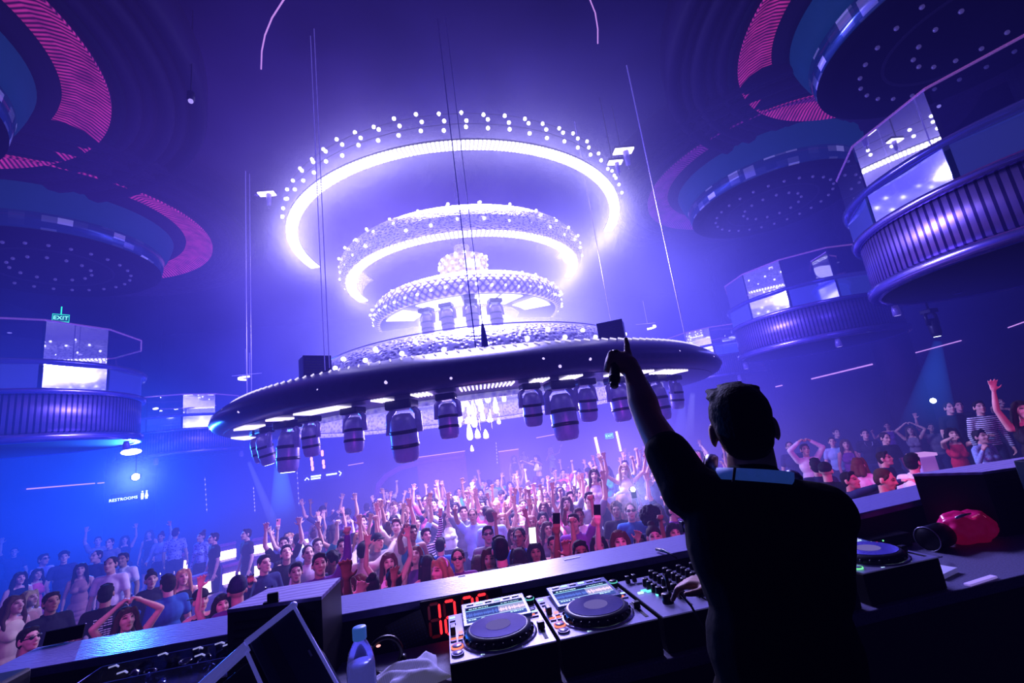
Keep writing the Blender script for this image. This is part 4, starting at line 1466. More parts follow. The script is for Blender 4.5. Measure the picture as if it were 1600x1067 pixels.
# ---- mixer
t = thing('dj_mixer', 'DJ mixer crowded with black knobs between the players', 'mixer', (.862, 1.553 + D_ / 2, TZ))
MW = .395
MB().box((0, 0, (H_ - .004) / 2), (MW, D_, H_ - .004), bev=.004).obj('body', M['black'], t)
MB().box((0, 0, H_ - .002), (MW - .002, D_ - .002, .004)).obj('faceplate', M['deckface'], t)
kn = MB().lathe([(.001, .026), (.0105, .028), (.012, .022), (.0145, .004), (.0145, 0)], 14).box((0, .007, .027), (.002, .008, .002)).mesh('knob', M['blackp'], True)
for r in range(6):
    for c in range(5):
        if c == 0 and r < 2: continue
        o = bpy.data.objects.new('knob', kn)
        link(o, t)
        o.location = (-.115 + c * .062, .17 - r * .037, H_)
for c in range(4):
    x = -.065 + c * .062
    MB().box((x, -.105, H_ + .0006), (.006, .10, .0012)).obj('fader_slot', M['black'], t)
    MB().box((x, -.085 - .02 * (c % 2), H_ + .013), (.026, .026, .026), bev=.003).obj('channel_fader', M['blackp'], t)
    MB().box((x + .022, -.045, H_ + .002), (.026, .008, .005), bev=.001).obj('cue_button', M['redbtn'] if c != 3 else M['pinkbtn'], t)
    MB().box((x + .024, -.005, H_ + .004), (.012, .03, .012), bev=.001).obj('level_meter', M['orange'] if c < 2 else M['btn'], t)
for (x, y, mt) in ((-.16, .135, 'btn'), (-.13, .13, 'btn'), (-.15, .045, 'cyan'), (-.17, .03, 'scrtext'), (-.135, .03, 'cyan'), (-.12, -.02, 'cyan')):
    MB().box((x, y, H_ + .003), (.022, .012, .006), bev=.001).obj('button', M[mt], t)
for (x, y) in ((-.165, .16), (-.135, .165), (-.10, -.03)):
    MB().box((x, y, H_ + .014), (.016, .02, .028), bev=.003).obj('switch', M['blackp'], t)
MB().lathe([(.001, .03), (.018, .03), (.02, 0)], 16).obj('headphone_knob', M['blackp'], t, True).location = (-.125, -.10, H_)
# cable hanging from the mixer
p = on_z(1048, 930, TZ + H_ + .02)
pts = [p + Vector((0, 0, .012)), p + Vector((.005, -.05, .03)), p + Vector((.01, -.12, .0)), Vector((p.x + .015, 1.46, 1.0)), Vector((p.x + .02, 1.43, .80)), Vector((p.x + .05, 1.42, .55)), Vector((p.x + .06, 1.41, .3))]
o = MB().tube([q - pts[0] for q in pts], .004, 6).obj('headphone_cable', M['blackm'], None, True)
o.location = pts[0]
tag(o, 'thin black headphone cable hanging down from the mixer', 'cable')
MB().tube([Vector((0, 0, 0)), Vector((.002, .012, .03)), Vector((.004, .02, .055))], .007, 8).obj('plug', M['blackp'], o, True)

# ---- red clock on the booth wall
t = thing('digital_clock', 'digital clock with red glowing figures on the wall behind the leftmost player', 'clock', (.035, 2.055, 1.022))
MB().box((0, .012, 0), (.36, .02, .15), bev=.004).obj('case', M['black'], t)
SEG = {'1': 'bc', '2': 'abged', '3': 'abgcd', '5': 'afgcd'}


def digit(x, ch):
    h, w, th = .060, .042, .010
    for s in 'abcdefg':
        mb = MB()
        if s in 'adg':
            z = {'a': h, 'd': -h, 'g': 0}[s]
            mb.prism([(x - w / 2 + .003, z), (x - w / 2 + .008, z + th / 2), (x + w / 2 - .008, z + th / 2), (x + w / 2 - .003, z), (x + w / 2 - .008, z - th / 2), (x - w / 2 + .008, z - th / 2)], -.004, 0, M=Matrix(((1, 0, .0, 0), (0, 0, 1, 0), (0, 1, 0, 0), (0, 0, 0, 1))))
        else:
            xx = x + (w / 2 if s in 'bc' else -w / 2)
            z0 = .003 if s in 'bf' else -h + .003
            z1 = h - .003 if s in 'bf' else -.003
            mb.prism([(xx, z0), (xx - th / 2, z0 + .005), (xx - th / 2, z1 - .005), (xx, z1), (xx + th / 2, z1 - .005), (xx + th / 2, z0 + .005)], -.004, 0, M=Matrix(((1, 0, .0, 0), (0, 0, 1, 0), (0, 1, 0, 0), (0, 0, 0, 1))))
        mb.obj('figure_segment', M['red'] if s in SEG[ch] else M['redoff'], t)


for i, ch in enumerate('1235'):
    digit(-.125 + .062 * i + (.012 if i > 1 else 0), ch)

# ---- dark loudspeaker boxes standing at both ends of the decks
M['boxtop'] = wave_mat('lit_box_top', (.34, .26, .56), (.46, .36, .70), 8.0, .45, axis='Y', dist=4, bump=.1)  # light on the box tops put into a pale lavender colour
M['boxblack'] = pbr('box_black', (.008, .008, .018), .5, noise=.3)


def cornerbox(name, label, cat, c4, z0, z1, mside, mtop):
    c = sum((Vector(q) for q in c4), Vector((0, 0))) / 4
    t = thing(name, label, cat, (c.x, c.y, z0), group='booth loudspeakers')
    q = [(p[0] - c.x, p[1] - c.y) for p in c4]
    MB().prism(q, 0, z1 - z0 - .012).obj('cabinet', mside, t)
    MB().prism([(x * 1.005, y * 1.005) for x, y in q], z1 - z0 - .012, z1 - z0).obj('top_panel', mtop, t)
    # grille inset on the side that faces the man
    a, b = Vector(q[0]), Vector(q[1])
    n = Vector((b - a).yx) * 1.0
    n = Vector((n.x, -n.y)).normalized()
    if n.dot(a + b) < 0: n = -n
    g = MB()
    L = (b - a).length
    ang = atan2((b - a).y, (b - a).x)
    for i in range(9):
        g.box((0, 0, .04 + i * (z1 - z0 - .09) / 8), (L * .86, .006, .008))
    o = g.obj('grille', M['blackp'], t)
    o.location = ((a + b) / 2 + n * .003).to_3d()
    o.rotation_euler = (0, 0, ang)
    return t


cornerbox('loudspeaker', 'dark box loudspeaker with lit wooden top, left end of the ledge', 'loudspeaker', [(-.787, 1.875), (-.463, 1.825), (-.446, 2.050), (-.724, 2.078)], TZ, 1.245, M['boxblack'], M['boxtop'])
cornerbox('loudspeaker', 'dark angled box loudspeaker at the right end of the ledge', 'loudspeaker', [(2.55, 1.88), (3.13, 1.80), (3.2, 2.02), (2.40, 2.09)], TZ, 1.245, M['boxblack'], M['boxblue'] if 'boxblue' in M else M['boxtop'])
# clip on the left box
p = on_z(434, 932, 1.247)
t = thing('box_clip', 'small black clip standing on the near edge of the left box loudspeaker', 'clip', (p.x, 1.855, 1.246), (0, 0, .1))
MB().box((0, 0, .003), (.05, .02, .006), bev=.001).obj('foot', M['blackp'], t)
MB().box((.005, 0, .018), (.036, .012, .026), bev=.002).obj('body', M['blackp'], t)
# tape strips and a little microphone on the ledge
for (x0, y0, x1, y1, wd, lab) in ((881, 875, 906, 870, .018, 'white tape strip on the far edge of the ledge, below the raised hands'), (716, 901, 727, 899, .010, 'tiny white tape scrap on the far edge of the ledge')):
    a, b = on_z(x0, y0, LZ), on_z(x1, y1, LZ)
    c = (a + b) / 2
    o = MB().box((0, 0, .001), ((b - a).length, wd, .002)).obj('tape_strip', pbr('white_tape', (.7, .68, .85), .6, noise=.1), None)
    o.location = (c.x, c.y, LZ)
    o.rotation_euler = (0, 0, atan2(b.y - a.y, b.x - a.x))
    tag(o, lab, 'tape')
a, b = on_z(1026, 858, LZ + .012), on_z(1055, 868, LZ + .01)
o = MB().tube([Vector((0, 0, 0)), (b - a) * .4 + Vector((0, 0, .004)), (b - a) * .75, b - a + Vector((0, -.01, -.008))], [.008, .008, .003, .003], 8).obj('gooseneck_microphone', M['blackp'], None, True)
o.location = a
tag(o, 'tiny black gooseneck microphone lying over the near edge of the ledge', 'microphone')
p = on_z(1072, 829, LZ)
t = thing('action_camera', 'small black camera box on the ledge just left of the man', 'camera', (p.x, p.y - .02, LZ))
MB().box((0, 0, .028), (.07, .035, .055), bev=.004).obj('body', M['blackp'], t)
MB().lathe([(.001, 0), (.013, 0), (.015, -.01)], 16, M=Matrix.Translation((-.018, -.019, .03)) @ Matrix.Rotation(PI / 2, 4, 'X')).obj('lens', M['silver'], t)

# ---- left clutter: bottle, towel, headphone loop, mesh pouch, pens
M['clear'] = glass('clear_plastic', (.75, .80, 1.0), .10)
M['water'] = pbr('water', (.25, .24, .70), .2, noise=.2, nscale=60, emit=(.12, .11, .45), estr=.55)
t = thing('water_bottle', 'clear plastic water bottle with pale blue cap, left of the towel', 'bottle', (-.297, 1.585, TZ))
MB().lathe([(.001, 0), (.040, 0), (.042, .01), (.042, .13), (.0405, .15), (.034, .185), (.020, .208), (.017, .215), (.017, .225)], 28).obj('bottle', M['clear'], t, True)
MB().lathe([(.001, .002), (.039, .002), (.0405, .012), (.0405, .148), (.039, .152), (.001, .152)], 24).obj('water', M['water'], t, True)
MB().lathe([(.0195, .215), (.0205, .217), (.0205, .246), (.019, .249), (.001, .249)], 24).obj('cap', pbr('blue_cap', (.20, .30, .72), .4, emit=(.03, .09, .32), estr=.8), t, True)


def crumple(name, nx, ny, sx, sy, h, seed, mat, thick=.004):
    rn = random.Random(seed)
    ph = [(rn.uniform(3, 9), rn.uniform(3, 9), rn.uniform(0, 6), rn.uniform(.3, 1)) for _ in range(7)]
    vs = []
    for k in (0, 1):
        for j in range(ny + 1):
            for i in range(nx + 1):
                u, v = i / nx, j / ny
                z = sum(w * abs(sin(a * u + b * v + c)) for a, b, c, w in ph) / 4 * h
                edge = min(1, 5 * min(u, 1 - u, v, 1 - v) + .15)
                x = (u - .5) * sx * (1 + .12 * sin(v * 5 + seed))
                y = (v - .5) * sy * (1 + .15 * sin(u * 6 + seed))
                vs.append((x, y, .003 + z * edge + (thick if k == 0 else 0)))
    n = (nx + 1) * (ny + 1)
    fs = []
    for j in range(ny):
        for i in range(nx):
            a = j * (nx + 1) + i
            fs.append((a, a + 1, a + nx + 2, a + nx + 1))
            fs.append((n + a, n + a + nx + 1, n + a + nx + 2, n + a + 1))
    for i in range(nx):
        for base in (0, ny * (nx + 1)):
            a = base + i
            fs.append((a, a + 1, n + a + 1, n + a))
    for j in range(ny):
        for base in (0, nx):
            a = j * (nx + 1) + base
            fs.append((a, a + nx + 1, n + a + nx + 1, n + a))
    return MB().add(vs, fs)


o = crumple('towel', 26, 20, .22, .17, .05, 9, None).obj('towel', wave_mat('towel_cloth', (.52, .48, .78), (.66, .62, .90), 60, .95, axis='X', dist=2, emit=.10), None, True)  # slight glow in the cloth stands in for light falling on it
o.location = (-.175, 1.755, TZ)
o.rotation_euler = (0, 0, .35)
tag(o, 'crumpled pale towel on the table between the bottle and the leftmost player', 'towel')
t = thing('headphone_spare', 'dark ring of a headset with an orange light standing behind the bottle', 'headphones', (-.262, 1.83, TZ), (0, 0, .2))
MB().lathe([(.050, -.01), (.060, -.012), (.064, 0), (.060, .012), (.050, .01)], 32, close=True, M=Matrix.Translation((0, 0, .066)) @ Matrix.Rotation(PI / 2, 4, 'X')).obj('band', M['blackp'], t, True)
MB().ball((-.02, -.012, .105), (.008, .005, .004), 10, 6).obj('indicator', M['orange'], t, True)
for sx in (-1, 1): MB().lathe([(.001, .0), (.022, .0), (.026, .01), (.022, .022), (.001, .024)], 18, M=Matrix.Translation((sx * .05, 0, .03)) @ Matrix.Rotation(sx * PI / 2, 4, 'Y')).obj('ear_cup', M['blackp'], t, True)
p = on_z(627, 1000, 1.0)
t = thing('grille_plate', 'dark perforated plate leaning on the booth wall between box and clock', 'grille', (-.20, 2.055, 1.0), (0, -.25, 0))
MB().box((0, 0, 0), (.15, .012, .12), bev=.003).obj('plate', M['blackp'], t)
g = MB()
for i in range(11):
    for j in range(8):
        g.box((-.062 + .0125 * i, -.0065, -.046 + .0132 * j), (.005, .002, .006))
g.obj('perforation', pbr('perforation_blue', (.03, .04, .12), .4), t)
o = MB().tube([Vector((0, 0, 0)), Vector((.05, .02, .0)), Vector((.075, .035, .0))], [.003, .004, .003], 8).obj('pen', M['silver'], None, True)
o.location = (-.135, 1.60, TZ + .004)
tag(o, 'slim silver pen on the table just left of the leftmost player', 'pen')
o = MB().box((0, 0, .003), (.11, .05, .006), bev=.001).obj('card_stack', pbr('pale_card', (.45, .42, .6), .6, noise=.1), None)
o.location = (-.20, 1.57, TZ)
o.rotation_euler = (0, 0, .1)
tag(o, 'pale card lying at the near edge of the table beside the pen', 'card')

# flight case with metal edges, tilted, lower left
M['alu'] = pbr('blue_lit_aluminium', (.50, .46, .90), .45, .4, noise=.3, nscale=90, emit=(.10, .10, .42), estr=.55)  # blue glow stands in for light catching the metal
M['panelblue'] = pbr('case_panel', (.03, .038, .09), .4, noise=.3, nscale=4)
A = at_d(459, 946, 1.55)
B = at_d(532, 1078, 1.42)
rC = ray(286, 1082)
cC = (B - A).dot(A - CAM) / (B - A).dot(rC)
C_ = CAM + rC * cC
e1, e2 = (B - A), (C_ - A)
L1, L2 = e1.length, e2.length
e1n, e2n = e1.normalized(), e2.normalized()
e3 = e1n.cross(e2n).normalized()
if e3.dot(A - CAM) < 0: e3 = -e3
R3 = Matrix((e1n, e2n, e3)).transposed().to_4x4()
t = thing('flight_case', 'tilted open flight case with shiny metal edges, lower left', 'flight case', A)
t.rotation_euler = R3.to_euler()
MB().box((L1 / 2, L2 * .22, .05), (L1, L2 * .44, .10), bev=.004).obj('lid_panel', M['panelblue'], t)
MB().box((L1 / 2 + .05, L2 * .74, .06), (L1, L2 * .5, .10), bev=.004).obj('base_panel', M['boxblack'], t)
MB().tube([(0, -.0, -.004), (0, L2 * .46, -.004)], .0105, 8).obj('metal_edge', M['alu'], t)
MB().tube([(.012, L2 * .46, -.004), (.03, L2 * 1.02, -.004)], .019, 8).obj('metal_edge', M['alu'], t)
MB().tube([(0, 0, -.004), (L1 * 1.02, 0, -.004)], .0055, 8).obj('metal_edge', M['alu'], t)
MB().tube([(.02, L2 * .48, -.006), (L1 * 1.02, L2 * .50, -.006)], .006, 8).obj('metal_edge', M['alu'], t)
MB().box((L1 * .5, L2 * .30, -.002), (L1 * .95, L2 * .10, .006)).obj('divider', M['charcoal'], t)
MB().ball((0, 0, -.002), .013, 10, 6).obj('corner_cap', M['alu'], t, True)
MB().ball((L1, 0, -.002), .014, 10, 6).obj('corner_cap', M['alu'], t, True)
MB().box((L1 * .52, L2 * .065, -.003), (.022, .006, .004)).obj('latch', M['silver'], t)
# clear plastic trays behind it
p = on_y(258, 1046, 1.955)
t = thing('acrylic_tray', 'clear plastic tray full of glints behind the flight case', 'tray', (p.x, p.y, 1.035), (0, 0, .04))
MB().box((0, 0, (TZ - 1.035) / 2), (.46, .15, 1.035 - TZ), bev=.004).obj('riser', M['black'], t)
gl = glass('tray_plastic', (.55, .60, .95), .28, .08)
M['glint'] = pbr('glint_glow', (.8, .8, 1.0), .15, .6, emit=(.45, .45, .9), estr=.6)  # highlights on the clear plastic, painted as small glowing pieces
MB().box((0, 0, .004), (.48, .17, .006)).obj('base', gl, t)
for (c, d) in (((0, .085, .03), (.48, .005, .06)), ((0, -.085, .03), (.48, .005, .06)), ((-.24, 0, .03), (.005, .17, .06)), ((.24, 0, .03), (.005, .17, .06))):
    MB().box(c, d).obj('side', gl, t)
for i, (x, y, z) in enumerate(((-.12, .03, .02), (-.05, .0, .02), (.05, .03, .02), (.12, .02, .025), (.16, -.03, .02), (.02, -.05, .02))):
    MB().lathe([(.012, 0), (.02, .002), (.022, .03), (.02, .032), (.018, .03), (.016, .006)], 14, close=True, M=Matrix.Translation((x, y, z - .01)) @ Matrix.Rotation(.6 * (i - 2), 4, 'X')).obj('clear_cup', gl, t, True)
for i, (x, y) in enumerate(((-.20, .05), (-.06, .075), (.06, .06), (.13, .065), (.10, -.02), (.17, .03), (-.13, -.03))):
    MB().tube([(x, y, .062), (x + .02, y + .005, .064), (x + .035, y - .008, .062)], .003, 6).obj('painted_glint', M['glint'], t)

# black rack box at the far left edge
t = thing('rack_box', 'black rack box at the left edge of the frame, against the ledge end', 'rack', (-1.66, 1.93, 0))
MB().box((0, 0, .56), (.26, .34, 1.12), bev=.01).obj('case', M['boxblack'], t)
for z in (.98, 1.05): MB().box((.0, -.171, z), (.22, .006, .008)).obj('slot_trim', M['charcoal'], t)

# ---- right clutter
t = thing('plastic_bag', 'crumpled magenta plastic bag on the table right of the players', 'bag', (2.39, 1.90, TZ))
mag = pbr('magenta_plastic', (.75, .015, .20), .25, noise=.5, nscale=14, emit=(.25, .002, .05), estr=.30)  # low red glow put into the plastic in place of light on it
bm = bmesh.new()
bmesh.ops.create_icosphere(bm, subdivisions=4, radius=1)
rn = random.Random(8)
dirs = [(Vector((rn.gauss(0, 1), rn.gauss(0, 1), rn.gauss(0, 1))).normalized(), rn.uniform(4, 9), rn.uniform(0, 6)) for _ in range(12)]
for v in bm.verts:
    n = v.co.normalized()
    k = 1 + sum(.075 * abs(sin(n.dot(d) * f + ph)) for d, f, ph in dirs) - .42
    v.co = Vector((n.x * .115 * k, n.y * .07 * k, .062 + n.z * .062 * k))
    if v.co.z < .002: v.co.z = .002
MB().bm(bm).obj('bag', mag, t, True)
MB().tube([(-.02, -.05, .118), (.02, -.052, .124), (.05, -.045, .112), (.09, -.03, .09)], .003, 6).obj('seam', pbr('pale_magenta', (1, .35, .6), .3, emit=(.5, .1, .25), estr=.6), t)
o = MB().tube([Vector((-.035, 0, 0)), Vector((0, 0, .004)), Vector((.05, 0, .006))], [.006, .007, .004], 8).obj('marker_pen', M['silver'], None, True)
o.location = (2.33, 1.86, TZ + .125)
tag(o, 'slim silver pen lying on top of the magenta bag', 'pen')
t = thing('black_can', 'black cylinder with a silver rim lying beside the magenta bag', 'cylinder', (2.20, 1.90, TZ + .052), (0, 0, .15))
MB().lathe([(.001, -.06), (.05, -.06), (.052, -.055), (.052, .055), (.05, .06), (.001, .06)], 28, M=Matrix.Rotation(PI / 2, 4, 'Y')).obj('body', M['blackp'], t, True)
MB().lathe([(.0505, -.061), (.0535, -.061), (.0535, -.056), (.0505, -.056)], 28, close=True, M=Matrix.Rotation(PI / 2, 4, 'Y')).obj('rim', M['silver'], t, True)
t = thing('paper_pad', 'pale notepad sticking out at the right of the rightmost player', 'notepad', (1.90, 1.68, TZ), (0, 0, .25))
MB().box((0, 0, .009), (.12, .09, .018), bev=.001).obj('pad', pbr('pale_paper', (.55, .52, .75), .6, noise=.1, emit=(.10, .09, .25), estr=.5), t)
MB().tube([(.05, .03, .021), (.09, .05, .024), (.15, .04, .024), (.17, .06, .022)], .0025, 6).obj('cord', M['silver'], t)
o = MB().box((0, 0, .004), (.15, .022, .008), bev=.002).obj('light_strip', pbr('lit_strip', (.5, .42, .8), .4, emit=(.25, .18, .55), estr=.8), None)
o.location = (1.93, 1.548, TZ)
o.rotation_euler = (0, 0, .1)
tag(o, 'pale glowing strip at the near edge of the table on the right', 'light strip')
t = thing('power_strip', 'black power strip with red and green lights behind the rightmost player', 'power strip', (2.02, 2.02, TZ))
MB().box((0, 0, .03), (.30, .06, .06), bev=.004).obj('case', M['blackp'], t)
for (x, z, mt) in ((-.045, .045, 'red'), (-.01, .048, 'greenbtn'), (-.012, .03, 'greenbtn')):
    MB().ball((x, -.031, z), .004, 8, 5).obj('light', M[mt], t, True)
p = at_d(1592, 905, 1.95)
t = thing('equipment_case', 'tall black equipment case with a blue-lit metal edge at the right edge of the frame', 'case', (2.62, 1.62, TZ))
MB().box((.16, .08, .17), (.32, .18, .34), bev=.004).obj('case', M['boxblack'], t)
MB().box((.006, -.012, .20), (.022, .012, .30)).obj('metal_edge', M['alu'], t)
MB().box((.16, -.012, .335), (.32, .012, .02)).obj('metal_edge', M['alu'], t)
MB().box((.16, -.012, .03), (.32, .012, .05)).obj('lower_panel', M['charcoal'], t)

# ------------------------------------------------------------------ people
class Blob:
    def __init__(s):
        s.mb = MB()

    def cap(s, a, b, ra, rb=None):
        s.mb.capsule(a, b, ra, ra if rb is None else rb, 12)
        return s

    def chain(s, pts, rs):
        for i in range(len(pts) - 1):
            s.cap(pts[i], pts[i + 1], rs[i], rs[i + 1])
        return s

    def ell(s, c, r, M=None):
        T = Matrix.Translation(Vector(c))
        if M is not None: T = T @ M.to_4x4()
        s.mb.ball((0, 0, 0), r, 16, 10, 0, T)
        return s

    def build(s, name, mats, voxel, smooth=3, fac=.5, cut=None):
        me = bpy.data.meshes.new(name)
        me.from_pydata([tuple(v) for v in s.mb.v], [], s.mb.f)
        o = bpy.data.objects.new(name, me)
        COL.objects.link(o)
        r = o.modifiers.new('r', 'REMESH')
        r.mode = 'VOXEL'
        r.voxel_size = voxel
        if smooth:
            sm = o.modifiers.new('s', 'SMOOTH')
            sm.iterations = smooth
            sm.factor = fac
        dg = bpy.context.evaluated_depsgraph_get()
        out = bpy.data.meshes.new_from_object(o.evaluated_get(dg))
        bpy.data.objects.remove(o)
        bpy.data.meshes.remove(me)
        out.name = name
        out.materials.clear()
        for m in (mats if isinstance(mats, list) else [mats]): out.materials.append(m)
        out.polygons.foreach_set('use_smooth', [True] * len(out.polygons))
        return out


def hand(b, wrist, d, n, side, mode='open', s=1.0):
    """palm and five fingers; d along the forearm, n out of the palm, side = +1/-1 where the thumb sits"""
    d = Vector(d).normalized()
    n = Vector(n)
    n = (n - d * n.dot(d)).normalized()
    w = d.cross(n) * side
    wrist = Vector(wrist)
    b.cap(wrist, wrist + d * .03 * s, .024 * s, .028 * s)
    for k in (-1, 0, 1):
        b.cap(wrist + d * .03 * s + w * k * .018 * s, wrist + d * .085 * s + w * k * .024 * s, .017 * s, .014 * s)
    L = [.070, .080, .074, .058]
    for i in range(4):
        k = 1.5 - i
        base = wrist + d * .088 * s + w * k * .0205 * s
        spread = {'open': .16, 'fist': 0, 'point': 0, 'grip': 0, 'relaxed': .05}[mode] * k
        curl = {'open': (.12, .25), 'fist': (1.5, 1.45), 'grip': (1.2, 1.2), 'relaxed': (.45, .6), 'point': (1.5, 1.5)}[mode]
        if mode == 'point' and i == 0: curl = (.05, .08)
        dir1 = (d * cos(curl[0]) + n * sin(curl[0]) + w * spread).normalized()
        dir2 = (d * cos(curl[0] + curl[1]) + n * sin(curl[0] + curl[1]) + w * spread).normalized()
        m1 = base + dir1 * L[i] * .55 * s
        m2 = m1 + dir2 * L[i] * .55 * s
        b.cap(base, m1, .0105 * s, .0098 * s)
        b.cap(m1, m2, .0098 * s, .0085 * s)
    tb = wrist + d * .028 * s + w * .026 * s
    if mode in ('fist', 'grip', 'point'):
        t1 = tb + (w * .5 + d * .8 + n * .5).normalized() * .042 * s
        t2 = t1 + (d * .5 + n * .7 - w * .5).normalized() * .034 * s
    else:
        t1 = tb + (w * .85 + d * .55 + n * .15).normalized() * .042 * s
        t2 = t1 + (w * .45 + d * .9 + n * .1).normalized() * .034 * s
    b.cap(tb, t1, .0135 * s, .0115 * s)
    b.cap(t1, t2, .0115 * s, .009 * s)


def head(b, Hm, sex, ears=True):
    """Hm: head frame; origin between the ears, -y is the way the face looks"""
    R = Hm.to_3x3()
    P_ = lambda x, y, z: Hm @ Vector((x, y, z))
    f = 1.0 if sex == 'm' else .95
    b.ell(P_(0, .012, .035), (.074 * f, .092 * f, .092 * f), R)
    b.ell(P_(0, -.030, -.005), (.066 * f, .066 * f, .090 * f), R)
    b.ell(P_(0, -.040, -.062), (.050 * f, .052 * f, .046 * f), R)
    b.ell(P_(0, -.075, -.088), (.022 * f, .020 * f, .018 * f), R)
    b.cap(P_(0, -.092, .030), P_(0, -.112, -.012), .009, .0135)
    b.ell(P_(.012, -.100, -.016), (.009, .012, .008), R)
    b.ell(P_(-.012, -.100, -.016), (.009, .012, .008), R)
    for sx in (-1, 1):
        b.cap(P_(sx * .014, -.090, .042), P_(sx * .046, -.074, .040), .010, .008)
        b.ell(P_(sx * .038, -.066, -.018), (.020, .022, .018), R)
        if ears:
            b.ell(P_(sx * .080 * f, .010, -.004), (.010, .022, .034), R)
    b.ell(P_(0, -.092, -.046), (.021, .012, .006), R)
    b.ell(P_(0, -.090, -.057), (.018, .012, .007), R)


def tint_face(me, Hm, sex):
    at = me.attributes.new('tint', 'FLOAT_COLOR', 'POINT')
    inv = Hm.inverted()
    data = []
    for v in me.vertices:
        p = inv @ v.co
        c = (1, 1, 1)
        if abs(p.x) < .08 and -.11 < p.z < .08 and p.y < -.04:
            ax = abs(p.x)
            e = ((ax - .031) / .015) ** 2 + ((p.z - .022) / .0075) ** 2
            br = ((ax - .032) / .022) ** 2 + ((p.z - .041 - (.004 if ax < .04 else 0)) / .0055) ** 2
            lp = (p.x / .022) ** 2 + ((p.z + .051) / .0105) ** 2
            if e < 1: c = (.16, .12, .13)
            elif e < 1.9: c = (.55, .48, .5)
            elif br < 1: c = (.22, .17, .17)
            elif lp < 1: c = (.70, .36, .40) if abs(p.z + .0515) > .0018 else (.25, .12, .14)
        data += [c[0], c[1], c[2], 1]
    at.data.foreach_set('color', data)


def arm_pts(sh, ud, fd, La=.285, Lf=.25):
    e = Vector(sh) + Vector(ud).normalized() * La
    w = e + Vector(fd).normalized() * Lf
    return Vector(sh), e, w


# poses: right arm (-x), left arm (+x): upper dir, forearm dir, palm normal, hand mode
POSES = {
    'down': (((-.25, .0, -1), (-.05, -.35, -1), (1, 0, 0), 'relaxed'), ((.25, 0, -1), (.05, -.3, -1), (-1, 0, 0), 'relaxed')),
    'both_up': (((-.45, -.25, .9), (.10, -.25, 1), (0, -1, 0), 'open'), ((.45, -.25, .9), (-.10, -.25, 1), (0, -1, 0), 'open')),
    'wide_up': (((-.8, -.2, .65), (-.15, -.25, 1), (0, -1, 0), 'open'), ((.75, -.2, .6), (.25, -.3, 1), (0, -1, 0), 'open')),
    'right_up': (((-.35, -.3, .95), (.05, -.3, 1), (0, -1, .2), 'open'), ((.3, 0, -1), (.05, -.75, -.3), (-1, 0, .3), 'relaxed')),
    'left_up': (((-.3, 0, -1), (-.05, -.75, -.3), (1, 0, .3), 'relaxed'), ((.35, -.3, .95), (-.05, -.3, 1), (0, -1, .2), 'open')),
    'fist_up': (((-.3, 0, -1), (.05, -.8, .1), (1, 0, 0), 'relaxed'), ((.45, -.3, .85), (.0, -.25, 1), (0, -1, 0), 'fist')),
    'point': (((-.3, -.6, .7), (.05, -.8, .75), (.3, .3, -1), 'point'), ((.3, 0, -1), (0, -.5, -.9), (-1, 0, 0), 'relaxed')),
    'phone': (((-.28, -.5, .75), (.10, -.35, 1), (0, .9, .2), 'grip'), ((.3, 0, -1), (-.1, -.7, -.4), (-1, 0, 0), 'relaxed')),
    'phone_low': (((-.3, -.5, -.6), (.35, -.75, .55), (0, .9, .2), 'grip'), ((.3, -.5, -.6), (-.35, -.75, .5), (0, .9, .2), 'grip')),
    'cup': (((-.35, -.3, -.4), (.05, -.5, .85), (.9, -.1, 0), 'grip'), ((.3, 0, -1), (-.1, -.5, -.8), (-1, 0, 0), 'relaxed')),
    'clasp': (((-.50, -.32, .82), (.80, -.05, .62), (.6, 0, -.8), 'grip'), ((.50, -.32, .82), (-.80, -.05, .62), (-.6, 0, -.8), 'grip')),
    'dance': (((-.6, -.2, -.35), (-.1, -.6, .7), (.3, -.8, 0), 'relaxed'), ((.65, -.1, .1), (.1, -.5, .85), (-.3, -.8, 0), 'open')),
    'forward': (((-.35, -.75, .35), (.15, -.95, .35), (0, 0, -1), 'relaxed'), ((.4, -.75, .3), (.0, -.95, .3), (0, 0, -1), 'relaxed')),
}
VOX = .0105
CACHE = {}


def skel(sex):
    f = 1.0 if sex == 'm' else .94
    return dict(f=f, sh=.170 * f if sex == 'm' else .15, shz=1.425 * f, hip=.095, hz=.93 * f)


def head_frame(sex, look=0.0, turn=0.0):
    f = skel(sex)['f']
    return Matrix.Translation((0, -.02, 1.615 * f)) @ Matrix.Rotation(turn, 4, 'Z') @ Matrix.Rotation(-.14 - look, 4, 'X')


def torso(b, sex, inf=0.0, low=.86, top=True, chest_only=False):
    k = skel(sex)
    f = k['f']
    if sex == 'm':
        b.ell((0, 0, 1.29 * f), (.165 + inf, .105 + inf, .17 + inf * .5))
        if not chest_only:
            b.ell((0, -.005, 1.08 * f), (.142 + inf, .10 + inf, .17))
            b.ell((0, 0, .95 * f), (.150 + inf, .105 + inf, .11))
        if top:
            b.cap((-.145, 0, 1.405), (.145, 0, 1.405), .052 + inf, .052 + inf)
            b.cap((0, .01, 1.42), (0, .0, 1.49), .075 + inf * .5, .052)
    else:
        b.ell((0, .0, 1.31 * f), (.132 + inf, .088 + inf, .13 + inf * .5))
        b.ell((-.058, -.075, 1.255 * f), (.058 + inf, .050 + inf, .058))
        b.ell((.058, -.075, 1.255 * f), (.058 + inf, .050 + inf, .058))
        if not chest_only:
            b.ell((0, 0, 1.09 * f), (.112 + inf, .082 + inf, .16))
            b.ell((0, .01, .93 * f), (.155 + inf, .112 + inf, .12))
        if top:
            b.cap((-.115, 0, 1.345), (.115, 0, 1.345), .042 + inf, .042 + inf)
            b.cap((0, .01, 1.34), (0, .0, 1.41), .06 + inf * .5, .044)


